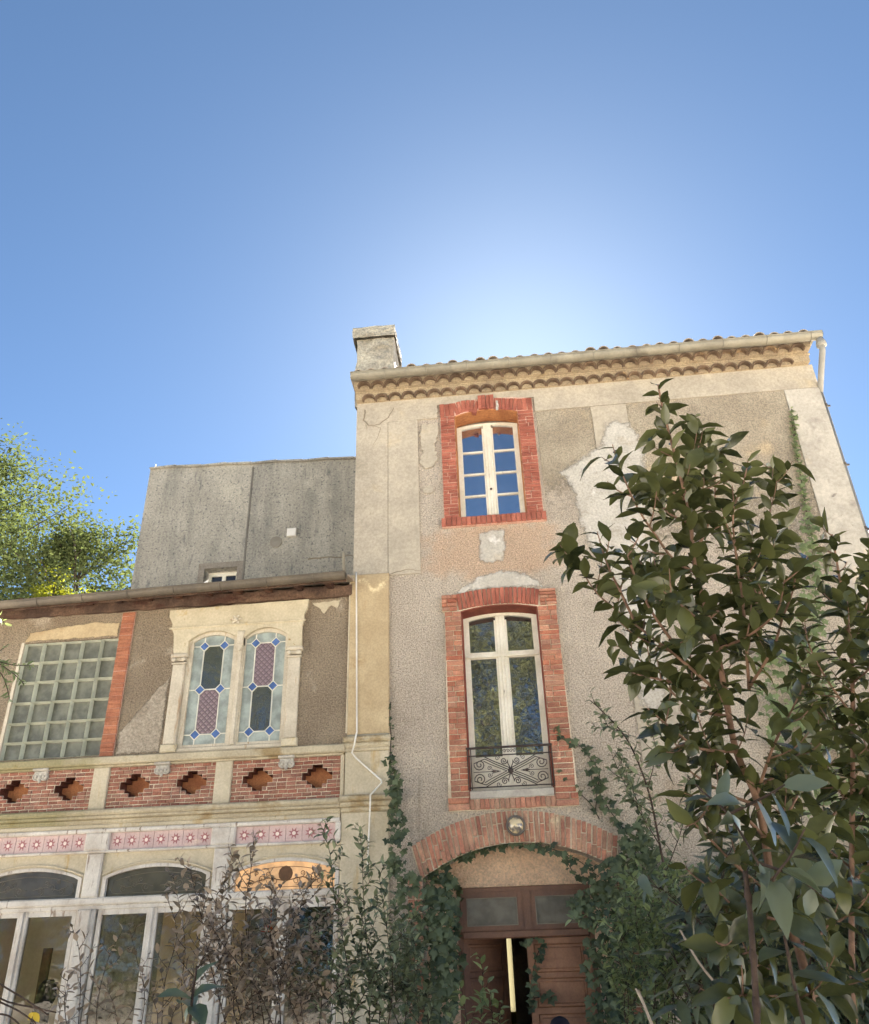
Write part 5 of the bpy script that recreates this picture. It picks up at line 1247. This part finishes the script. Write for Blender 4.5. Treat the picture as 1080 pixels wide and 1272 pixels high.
# -- dense lance-leaved shrub in the lower right corner
rg = random.Random(4); ln = []
for i in range(36):
    x0_ = 860+rg.uniform(0, 235); ln.append([rg.uniform(-.6, .6), (x0_, 1330), (x0_+rg.uniform(-15, 15), 1250), (x0_+rg.uniform(-40, 40), 1180-rg.uniform(0, 50)), (x0_+rg.uniform(-60, 60), 1110-rg.uniform(-40, 60))])
Yl = -5.6; b0 = at(985, 1330, Yl)
shrub('lance_leaf_shrub', 'dense shrub with long narrow leaves filling the lower right corner', 'shrub', tuple(to_ground(b0)), ln, Yl, .3, 14, LANCE, 'L_lance', 'bark_dark', .14, .026, .014, .005, tw=(.16, .28), solo=240, spread=66, droop=.35, trunk0=False)
# -- fine-leaved bright bush between ivy and evergreen
rg = random.Random(6); ln = []
for i in range(26):
    x0_ = 768+rg.uniform(0, 150); ln.append([rg.uniform(-.4, .4), (x0_, 1310), (x0_+rg.uniform(-10, 10), 1240), (x0_+rg.uniform(-30, 30), 1170), (x0_+rg.uniform(-45, 45), 1130-rg.uniform(-30, 60))])
Yb = -4.6; b0 = at(840, 1310, Yb)
shrub('feathery_bush', 'bright green fine-leaved bush growing between the ivy and the evergreen trunk', 'bush', tuple(to_ground(b0)), ln, Yb, .3, 16, SMALL, 'L_bright', 'bark_dark', .062, .021, .008, .003, tw=(.11, .24), solo=160, spread=60, droop=.2, trunk0=False, sub=True)
# -- wispy shoots against the wall right of the tall window
ln = [[0, (835,1130),(820,1050),(805,980),(780,920),(750,885),(733,870)], [.2, (820,1050),(790,1000),(770,960),(758,930)], [-.2, (805,980),(815,930),(800,890)], [.1, (825,1090),(850,1020),(855,960)], [0, (780,920),(765,905),(735,905)]]
Yw = -3.6; b0 = at(835, 1130, Yw)
shrub('wispy_shrub', 'wispy shrub shoots with small leaves in front of the wall right of the tall window', 'shrub', tuple(to_ground(b0)), ln, Yw, .2, 18, SMALL, 'L_privet', 'bark_dark', .075, .024, .010, .0035, tw=(.09, .24), solo=140, spread=62, droop=.3)
# -- mauve-leaved shrub before the veranda
ln = [[0, (318,1300),(310,1200),(305,1130),(312,1080),(318,1035)], [.3, (340,1290),(352,1200),(372,1130),(392,1075)], [-.3, (285,1290),(262,1200),(248,1130),(233,1070)], [.2, (305,1290),(285,1200),(275,1120),(290,1060)],
      [-.2, (350,1290),(345,1220),(335,1150),(340,1090)], [.3, (365,1290),(385,1220),(402,1160),(420,1120)], [-.3, (300,1290),(290,1240),(320,1180),(350,1120)], [.2, (380,1290),(360,1240),(370,1190),(395,1150)], [.1, (270,1290),(290,1230),(275,1180),(250,1120)], [0, (330,1290),(322,1240),(300,1190),(320,1150)], [.3, (395,1290),(400,1230),(388,1180),(400,1130)], [-.3, (250,1290),(240,1220),(262,1170),(270,1110)], [.4, (310,1290),(330,1220),(352,1170),(365,1110)], [-.4, (345,1290),(320,1230),(282,1180),(262,1150)], [.2, (378,1290),(372,1240),(350,1200),(330,1170)], [0, (290,1290),(305,1250),(335,1210),(375,1180)]]
Yp = -5.2; b0 = at(325, 1300, Yp)
shrub('mauve_shrub', 'twiggy shrub with mauve-brown leaves in front of the third veranda bay', 'shrub', tuple(to_ground(b0)), ln, Yp, .2, 21, SMALL, 'L_purple', 'bark_dark', .054, .020, .008, .003, tw=(.05, .22), solo=290, spread=60, droop=.25, trunk0=False)
ln = [[0, (95,1300),(100,1230),(98,1180),(88,1148)], [.2, (118,1300),(122,1240),(135,1190),(150,1160)], [-.2, (88,1300),(80,1250),(85,1215)], [.2, (200,1300),(205,1220),(220,1160),(205,1110)], [.1, (170,1300),(180,1240),(172,1200),(160,1150)], [0, (230,1300),(225,1230),(230,1170),(215,1085)], [.2, (150,1300),(142,1250),(128,1220)], [-.2, (190,1300),(196,1260),(180,1225)], [.1, (60,1300),(72,1270),(76,1240)], [0, (210,1300),(215,1260),(240,1220),(255,1180)]]
b0 = at(130, 1300, Yp)
shrub('mauve_shrub', 'sparse mauve-leaved shrub in front of the second veranda bay', 'shrub', tuple(to_ground(b0)), ln, Yp, .2, 22, SMALL, 'L_purple', 'bark_dark', .056, .026, .006, .0025, tw=(.09, .17), solo=200, spread=60, droop=.25, trunk0=False)
# -- dark privet against the pilaster
ln = [[0, (440,1290),(432,1200),(415,1110),(410,1060),(398,1022)], [.2, (460,1290),(458,1200),(452,1120),(450,1060),(447,1035)], [-.2, (480,1290),(488,1220),(480,1150),(470,1080)], [.2, (500,1290),(508,1230),(505,1180),(515,1130)], [-.2, (430,1290),(420,1230),(400,1180),(395,1120)],
      [.1, (470,1290),(470,1230),(440,1170),(430,1110)], [.3, (450,1290),(475,1240),(495,1190),(500,1140)], [0, (520,1290),(520,1250),(512,1210)], [-.1, (410,1290),(415,1240),(440,1200)], [.2, (490,1290),(465,1240),(455,1190),(470,1130)], [-.3, (420,1290),(450,1240),(470,1200),(485,1170)], [.3, (505,1290),(490,1250),(520,1200),(508,1150)], [.4, (445,1290),(430,1240),(410,1210),(425,1170)], [0, (535,1290),(530,1262),(520,1240)]]
Yv = -3.9; b0 = at(462, 1290, Yv)
shrub('privet_bush', 'dark green small-leaved bush standing before the end pilaster left of the door', 'bush', tuple(to_ground(b0)), ln, Yv, .2, 24, SMALL, 'L_privet', 'bark_dark', .066, .021, .009, .003, tw=(.08, .22), solo=290, spread=58, droop=.1, trunk0=False, sub=True)
# -- pale laurel shoot
ln = [[0, (232,1310),(236,1272),(240,1230),(245,1200)]]
Yk = -7.4; b0 = at(232, 1310, Yk)
root = thing('laurel_shoot', 'single shoot with large pale leathery leaves at the bottom left', 'plant', tuple(to_ground(b0))); L = Leaves(); sm = MB()
S_ = [to_ground(b0)]+smooth_path([b0]+[at(x, y, Yk) for x, y in ln[0][1:][1:]]); sm.tube(S_, .0055, .003, n=7); sm.build('stem', M['bark_dark'], root, smooth=True)
for (x, y, ex, ey, dY) in ((240,1240,282,1204,.05), (238,1242,190,1226,-.1), (240,1225,262,1180,0), (240,1254,222,1214,.1), (238,1250,258,1268,-.1), (238,1248,224,1274,.0), (236,1268,278,1272,.1)):
    a = at(x, y, Yk); b = at(ex, ey, Yk+dY); d = b-a; L.add(a, d, (random.uniform(-.3, .3), -.5, .8), d.length*.8)
foliage(root, L, BROAD, M['L_laurel'], 20)
# -- small bush at the door
ln = [[0, (600,1320),(598,1260),(600,1215),(596,1185)], [.1, (585,1320),(580,1270),(575,1235),(570,1218)], [-.1, (615,1320),(612,1270),(610,1230)], [.1, (570,1320),(562,1280),(558,1250)], [.1, (640,1320),(622,1275),(618,1245)]]
Yd_ = -4.2; b0 = at(598, 1320, Yd_)
shrub('doorside_bush', 'small fresh green bush growing before the open door leaf', 'bush', tuple(to_ground(b0)), ln, Yd_, .1, 27, SMALL, 'L_bright', 'bark_dark', .075, .03, .008, .003, tw=(.09, .11), solo=110, spread=60, droop=.2, trunk0=False)
# -- bare twigs bottom left, pale dead sticks, hanging spray at the left edge
rg = random.Random(8); Yt = -7.6; tw = MB(); base = to_ground(at(-20, 1300, Yt))
for a, b, c_ in (((-30,1215),(20,1235),(60,1262)), ((-30,1240),(15,1252),(45,1272)), ((-20,1265),(10,1262),(40,1290)), ((-30,1230),(10,1245),(70,1258))):
    P_ = smooth_path([base, at(-40, 1290, Yt), at(*a, Yt), at(*b, Yt), at(*c_, Yt)]); tw.tube(P_, .004, .0018, n=5)
tr = thing('bare_twigs', 'thin bare twigs with one yellow leaf at the bottom left corner', 'twig', tuple(base)); tw.build('twig', M['bark_dark'], tr)
L = Leaves()
for (x, y, ex, ey) in ((42,1258,47,1267), (42,1258,34,1266)): a = at(x, y, Yt); d = at(ex, ey, Yt)-a; L.add(a, d, (.2, -.8, .4), d.length*1.2)
foliage(tr, L, OVAL, M['L_yellow'], 5)
Yq = -6.5
for P_, lab in ((((845,1155),(868,1195),(900,1235),(945,1290)), 'pale dead stick leaning among the leaves left of the cut stem'), (((790,1228),(800,1248),(815,1285)), 'short pale dead stick standing below the ivy at the bottom')):
    m_ = MB(); pts = [at(x, y, Yq) for x, y in P_]; dd_ = pts[-1]-pts[-2]; e_ = pts[-1]+dd_*((pts[-1].z-gz(Yq))/max(.05, -dd_.z)); m_.tube(smooth_path(pts+[e_]), .004, .007, n=6)
    tag(m_.build('dead_stick', M['bark_pale'], smooth=True), lab, 'stick')
lsr = thing('leafy_spray', 'green feathery spray hanging in front of the glass blocks at the left edge', 'branch', tuple(at(-60, 800, -6))); L = Leaves(); sm = MB()
for P_ in (((-60,790),(-20,815),(15,826),(42,826)), ((-60,790),(-25,800),(-5,810),(10,800)), ((-20,815),(0,835),(8,852),(12,870)), ((-60,790),(-30,770),(-5,765),(6,775)), ((-30,810),(-5,822),(18,838),(30,850))):
    S_ = smooth_path([at(x, y, -6) for x, y in P_]); sm.tube(S_, .004, .002, n=5); dress(L, S_, .011, .05, 55, .2, .1, .4)
sm.build('twig', M['bark_dark'], lsr); foliage(lsr, L, LANCE, M['L_bright'], 40)

# -- ivy, grown as leaves over the wall inside painted regions of the facade
def inside(p, poly):
    c_ = False; j = len(poly)-1
    for i in range(len(poly)):
        if (poly[i][1] > p[1]) != (poly[j][1] > p[1]) and p[0] < (poly[j][0]-poly[i][0])*(p[1]-poly[i][1])/(poly[j][1]-poly[i][1])+poly[i][0]: c_ = not c_
        j = i
    return c_
def ivy(name, label, regions, strands, base, seed, solo=150, mat='L_ivy', depth=.10):
    rg = random.Random(seed); root = thing(name, label, 'ivy', base); L = Leaves(); st_ = MB()
    for poly, n, size, Y in regions:
        W = [at(x, y, Y) for x, y in poly]; P2 = [(p.x, p.z) for p in W]
        xa, xb = min(p[0] for p in P2), max(p[0] for p in P2); za, zb_ = min(p[1] for p in P2), max(p[1] for p in P2); k = 0; tries = 0
        cl = [(rg.uniform(xa, xb), rg.uniform(za, zb_), rg.uniform(.1, .25)) for _ in range(14)]
        while k < n and tries < n*40:
            tries += 1; x, z = rg.uniform(xa, xb), rg.uniform(za, zb_)
            if not inside((x+rg.gauss(0, .035), z+rg.gauss(0, .035)), P2): continue
            bul = max([0]+[1-math.hypot(x-c0, z-c1)/(c2_*1.6) for c0, c1, c2_ in cl])
            y = Y-.015-depth*rg.random()**1.3-bul*depth*1.2
            d = Vector((rg.uniform(-.7, .7), -.35, -.75+rg.uniform(-.4, .4))); nrm = Vector((rg.uniform(-.5, .5), -1, .55+rg.uniform(-.5, .4)))
            L.add((x, y, z), d, nrm, size*rg.uniform(.6, 1.25)); k += 1
    for pts, size, step in strands:
        P_ = smooth_path([at(p[0], p[1], p[2] if len(p) > 2 else -.02) for p in pts]); st_.tube(P_, .006, .003, n=5)
        for q in resample(P_, step):
            d = Vector((rg.uniform(-1, 1), -.4, rg.uniform(-1, .35))); L.add(q+Vector((rg.uniform(-.03, .03), -.02*rg.random(), rg.uniform(-.03, .03))), d, (rg.uniform(-.4, .4), -1, .5), size*rg.uniform(.6, 1.2))
    if st_.v: st_.build('vine_stem', M['bark_dark'], root, smooth=True)
    foliage(root, L, IVY, M[mat], solo); return root
ivy('ivy', 'thick dark ivy covering the wall and arch right of the door', [
    ([(742,1078),(770,1052),(775,1020),(800,1030),(835,1075),(850,1130),(840,1200),(815,1272),(775,1290),(750,1240),(768,1230),(765,1180),(745,1130),(760,1110)], 900, .088, -.05),
    ([(705,1128),(722,1098),(745,1085),(765,1095),(752,1130),(735,1150),(718,1142)], 130, .08, .12),
    ([(722,1165),(745,1150),(765,1178),(770,1230),(765,1290),(735,1290),(730,1215)], 170, .085, .20),
    ([(830,1080),(900,1060),(1000,1040),(1090,1030),(1090,1200),(900,1230),(850,1200)], 700, .09, -.04)],
    [([(655,1050,.02),(690,1056,.0),(720,1070,-.02),(745,1090,-.03)], .09, .03), ([(700,1060,.02),(710,1080,.05),(722,1095,.1)], .08, .035), ([(740,1010),(742,985),(745,960),(735,945),(722,928),(705,916),(686,908)], .10, .05), ([(742,985),(735,965),(738,940)], .10, .05), ([(745,1018),(735,1000),(720,985),(705,968),(692,955)], .08, .12), ([(775,1030),(760,1010),(745,985),(738,965)], .10, .035), ([(805,1030),(790,990),(775,960),(770,930)], .09, .05)],
    (1.3, -.1, 0), 31, solo=230)
ivy('ivy', 'dark ivy hanging inside the arch left of the door', [
    ([(529,1096),(545,1085),(558,1078),(566,1098),(560,1130),(568,1155),(562,1190),(572,1225),(558,1290),(528,1290),(530,1180)], 430, .088, .10)],
    [([(532,1092,.05),(550,1074,.05),(570,1064,.05),(590,1056,.05)], .10, .022), ([(575,1064,.1),(600,1055,.08),(625,1050,.05),(648,1049,.03)], .085, .028), ([(566,1098,.25),(572,1130,.28),(566,1165,.28),(574,1185,.28),(570,1215,.28)], .09, .035)],
    (-1.05, .2, 0), 33, solo=150)
ivy('ivy', 'ivy climbing the seam between pilaster and tall house', [
    ([(485,1005),(500,1000),(508,1030),(505,1075),(525,1095),(528,1160),(520,1290),(495,1290),(500,1150),(484,1080)], 250, .082, -.05), ([(485,960),(494,955),(500,985),(496,1005),(486,1000)], 40, .075, -.05)],
    [([(486,872),(484,890),(486,915),(485,940),(488,965)], .05, .035), ([(486,940),(484,955),(490,975),(494,1000),(492,1020)], .085, .03)], (-1.45, -.1, 0), 35, solo=130)
ivy('ivy', 'thin creeper trailing down the closed right door leaf', [], [([(650,1172,.28),(662,1166,.28),(676,1170,.3),(668,1185,.3),(663,1205,.3),(660,1225,.3),(664,1245,.3),(656,1255,.3)], .075, .028), ([(664,1240,.3),(680,1238,.29),(688,1243,.29)], .09, .04)], (.05, .25, .08), 37, solo=40)
ivy('ivy', 'yellowish creeper climbing the roughcast beside the right quoin', [
    ([(988,650),(1012,640),(1022,700),(1020,800),(1035,870),(1000,890),(985,820),(992,720)], 230, .085, -.02), ([(935,800),(985,790),(1030,860),(1060,900),(1075,1000),(1060,1040),(980,1000),(950,920)], 260, .10, -.02)],
    [([(984,508),(985,530),(992,575),(1000,625),(1006,660)], .055, .018), ([(986,520),(990,560),(998,610),(1010,680),(1015,760)], .06, .022), ([(1085,900),(1082,1000),(1070,1040)], .1, .04)], (3.9, -.1, 0), 39, solo=120, mat='L_bright')

# -- trees standing behind the wing on the left, and the garden trees opposite that the panes reflect
def tree(name, label, base, h, cr, seed, mat, nleaf, lsize, group, trunk_r=.16, crown0=.35, bark='bark_dark', squash=1.0, nb=26, clump=.55, leafset=QUAD):
    rg = random.Random(seed); root = thing(name, label, 'tree', base, group); B = Vector(base); tk = MB(); L = Leaves()
    top = B+Vector((rg.uniform(-.3, .3), rg.uniform(-.3, .3), h*.92)); mid = B+Vector((rg.uniform(-.25, .25), rg.uniform(-.25, .25), h*.5))
    T = smooth_path([B, mid, top], 8); tk.tube(T, trunk_r, trunk_r*.15, n=9); br = MB(); tips = []
    for i in range(nb):
        t = crown0+(.97-crown0)*(i+.5)/nb; p = T[min(len(T)-1, int(t*(len(T)-1)))]; a = i*2.4+rg.uniform(-.4, .4)
        s_ = math.sin(math.pi*min(1, max(.12, (t-crown0+.12)/(1.12-crown0))))**.7; Ln = cr*s_*rg.uniform(.75, 1.1)
        d = Vector((math.cos(a), math.sin(a), .25+.6*t)); d.normalize(); q = p+d*Ln*.5+Vector((0, 0, .1*Ln)); e = p+d*Ln
        Pth = smooth_path([p, q, e], 4); br.tube(Pth, trunk_r*.28*(1.1-t*.7), .012, n=5)
        for k in range(5):
            u = .35+.65*k/4; b0_ = p.lerp(e, u); dd = (d+Vector((rg.uniform(-1, 1), rg.uniform(-1, 1), rg.uniform(-.4, .9)))*.8).normalized(); e2 = b0_+dd*Ln*rg.uniform(.14, .34)
            br.tube([b0_, e2], .014, .005, n=4); tips.append(e2); tips.append(b0_.lerp(e2, .5))
    tips += [top+Vector((rg.uniform(-.3, .3), rg.uniform(-.3, .3), rg.uniform(-.3, .5))) for _ in range(6)]
    for i in range(nleaf):
        c_ = tips[rg.randrange(len(tips))]; o_ = Vector((max(-1.6, min(1.6, rg.gauss(0, 1))), max(-1.6, min(1.6, rg.gauss(0, 1))), max(-1.3, min(1.3, rg.gauss(0, .8)))))*clump*cr*.16
        L.add(c_+o_, (rg.uniform(-1, 1), rg.uniform(-1, 1), rg.uniform(-.9, .5)), (rg.uniform(-1, 1), rg.uniform(-1, 1), rg.uniform(.1, 1)), lsize*rg.uniform(.6, 1.3))
    tk.build('trunk', M[bark], root, smooth=True); br.build('branches', M[bark], root, smooth=True)
    foliage(root, L, leafset, M[mat], 0, 'crown'); return root
def treeat(pxx, pyy, Y): p = at(pxx, pyy, Y); return p
t = treeat(15, 562, 14); tree('leafy_tree', 'large airy sunlit tree behind the wing at the left edge', (t.x-.9, 14, 0), t.z+.1, 5.2, 41, 'L_tree', 38000, .165, 'trees behind the wing', .28, .30, nb=44, clump=.62)
t = treeat(120, 640, 15); tree('leafy_tree', 'smaller rounded tree beside the grey block behind the wing', (t.x, 15, 0), t.z+.1, 4.0, 43, 'L_tree', 28000, .16, 'trees behind the wing', .22, .30, nb=40, clump=.62)
t = treeat(82, 690, 11); tree('golden_tree', 'small bright yellow-green tree top just above the wing gutter', (t.x, 11, 0), t.z+.1, 1.5, 45, 'L_tree2', 9000, .09, 'trees behind the wing', .12, .45, nb=26)
for i, (x, y, h, cr) in enumerate(((-3.2, -24, 17, 4.6), (3.0, -26, 18, 5.0), (-12.2, -25, 19, 6.2), (-22, -27, 17, 5.5), (11.5, -28, 16, 5.0))):
    tree('garden_tree', ['loose half-bare garden tree mirrored in the left pane of the tall window', 'tallest garden tree mirrored in the right pane of the tall window', 'garden tree mirrored in the clear panes of the stained glass', 'garden tree mirrored in the glass blocks', 'garden tree opposite the bare right-hand wall'][i], (x, y, .55), h, cr, 60+i, 'L_garden', 80000 if i < 3 else 26000, .125, 'garden trees opposite the house', .30, .10, nb=60, clump=.8)

# far edge of the garden: an unseen tree belt added to block low sky in the panes
L = Leaves(); rg = random.Random(77)
for i in range(16000):
    x = rg.uniform(-75, 75); hh = 9+3.2*math.sin(x*.23)+2.2*math.sin(x*.61+1)+1.2*math.sin(x*1.7); z = .5+hh*rg.random()**.8
    L.add((x, -52+rg.uniform(-3, 3)+1.5*math.sin(x*.9), z), (rg.uniform(-1, 1), rg.uniform(-1, 1), rg.uniform(-.9, .5)), (rg.uniform(-1, 1), rg.uniform(-.2, 1), rg.uniform(.1, 1)), rg.uniform(.5, 1.1))
X_, D_, N_ = L.frames(); wd = merged('added_woodland', QUAD, list(range(len(L.P))), L, X_, D_, N_, M['L_tree'], None); wd['kind'] = 'stuff'; wd['label'] = 'unseen belt of green trees added opposite the house to block low sky'; wd['category'] = 'added_woodland'

# ------------------------------------------------------------------ person at the door, only the cap shows above the frame edge
def person(base):
    B = Vector(base); root = thing('person', 'person in a dark cap standing before the right door leaf', 'person', base)
    J = {'pel': (0, 0, .93, .13), 'wai': (0, .01, 1.08, .125), 'che': (0, .0, 1.28, .15), 'nec': (0, -.005, 1.45, .062), 'hea': (0, -.01, 1.56, .085), 'top': (0, -.005, 1.66, .082)}
    for s_, sx in (('l', -1), ('r', 1)):
        J['sh'+s_] = (sx*.18, 0, 1.38, .065); J['el'+s_] = (sx*.23, .03, 1.10, .05); J['wr'+s_] = (sx*.22, -.06, .86, .034); J['ha'+s_] = (sx*.215, -.09, .77, .034)
        J['hi'+s_] = (sx*.095, 0, .86, .10); J['kn'+s_] = (sx*.105, -.02, .48, .065); J['an'+s_] = (sx*.11, .02, .08, .042); J['to'+s_] = (sx*.12, -.14, .04, .04)
    E_ = [('pel','wai'),('wai','che'),('che','nec'),('nec','hea'),('hea','top')]
    for s_ in 'lr': E_ += [('che','sh'+s_),('sh'+s_,'el'+s_),('el'+s_,'wr'+s_),('wr'+s_,'ha'+s_),('pel','hi'+s_),('hi'+s_,'kn'+s_),('kn'+s_,'an'+s_),('an'+s_,'to'+s_)]
    for s_, sx in (('l', -1), ('r', 1)):
        x0_, y0_, z0_ = J['ha'+s_][:3]
        for k in range(5):
            nm = 'f%s%d' % (s_, k)
            if k < 4: J[nm+'a'] = (x0_-sx*.004, y0_-.03+.02*k, z0_-.06, .0095); J[nm+'b'] = (x0_-sx*.02, y0_-.04+.02*k, z0_-.10+.006*abs(k-1), .008)
            else: J[nm+'a'] = (x0_-sx*.01, y0_-.05, z0_+.0, .0105); J[nm+'b'] = (x0_-sx*.02, y0_-.065, z0_-.04, .009)
            E_ += [('ha'+s_, nm+'a'), (nm+'a', nm+'b')]
    ks = list(J); me = bpy.data.meshes.new('body'); me.from_pydata([(B.x-J[k][0], B.y-J[k][1], B.z+J[k][2]) for k in ks], [(ks.index(a), ks.index(b)) for a, b in E_], [])
    o = link('body', me, root); md = o.modifiers.new('skin', 'SKIN'); md.use_smooth_shade = True
    for i, k in enumerate(ks): me.skin_vertices[0].data[i].radius = (J[k][3], J[k][3])
    me.skin_vertices[0].data[ks.index('pel')].use_root = True
    sb = o.modifiers.new('sub', 'SUBSURF'); sb.levels = 1; sb.render_levels = 1; me.materials.append(M['navy'])
    hx, hy = B.x, B.y+.007
    hd = MB(); hd.lathe([(.03, 1.44), (.06, 1.47), (.078, 1.53), (.083, 1.60), (.078, 1.66), (.05, 1.70), (.01, 1.715)], (hx, hy, B.z), 'z', 16)
    for sx in (-1, 1): hd.lathe([(.004, -.03), (.018, -.01), (.02, .015), (.006, .03)], (hx+sx*.084, hy, B.z+1.585), 'z', 8)
    hd.lathe([(.004, -.02), (.013, -.015), (.006, .02)], (hx, hy+.088, B.z+1.58), 'z', 8); hd.build('head', M['skin'], root, smooth=True)
    MB().lathe([(.092, 1.625), (.096, 1.66), (.092, 1.70), (.075, 1.735), (.045, 1.757), (.008, 1.768)], (hx, hy, B.z), 'z', 20).add([(hx-.07, hy+.06, B.z+1.64), (hx+.07, hy+.06, B.z+1.64), (hx+.05, hy+.16, B.z+1.63), (hx-.05, hy+.16, B.z+1.63), (hx-.07, hy+.06, B.z+1.65), (hx+.07, hy+.06, B.z+1.65), (hx+.05, hy+.16, B.z+1.64), (hx-.05, hy+.16, B.z+1.64)], [(0, 3, 2, 1), (4, 5, 6, 7), (0, 1, 5, 4), (1, 2, 6, 5), (2, 3, 7, 6), (3, 0, 4, 7)]).build('cap', M['black_cloth'], root, smooth=True)
hp = at(695, 1262, -1.2); person((hp.x, -1.2, hp.z-1.77))
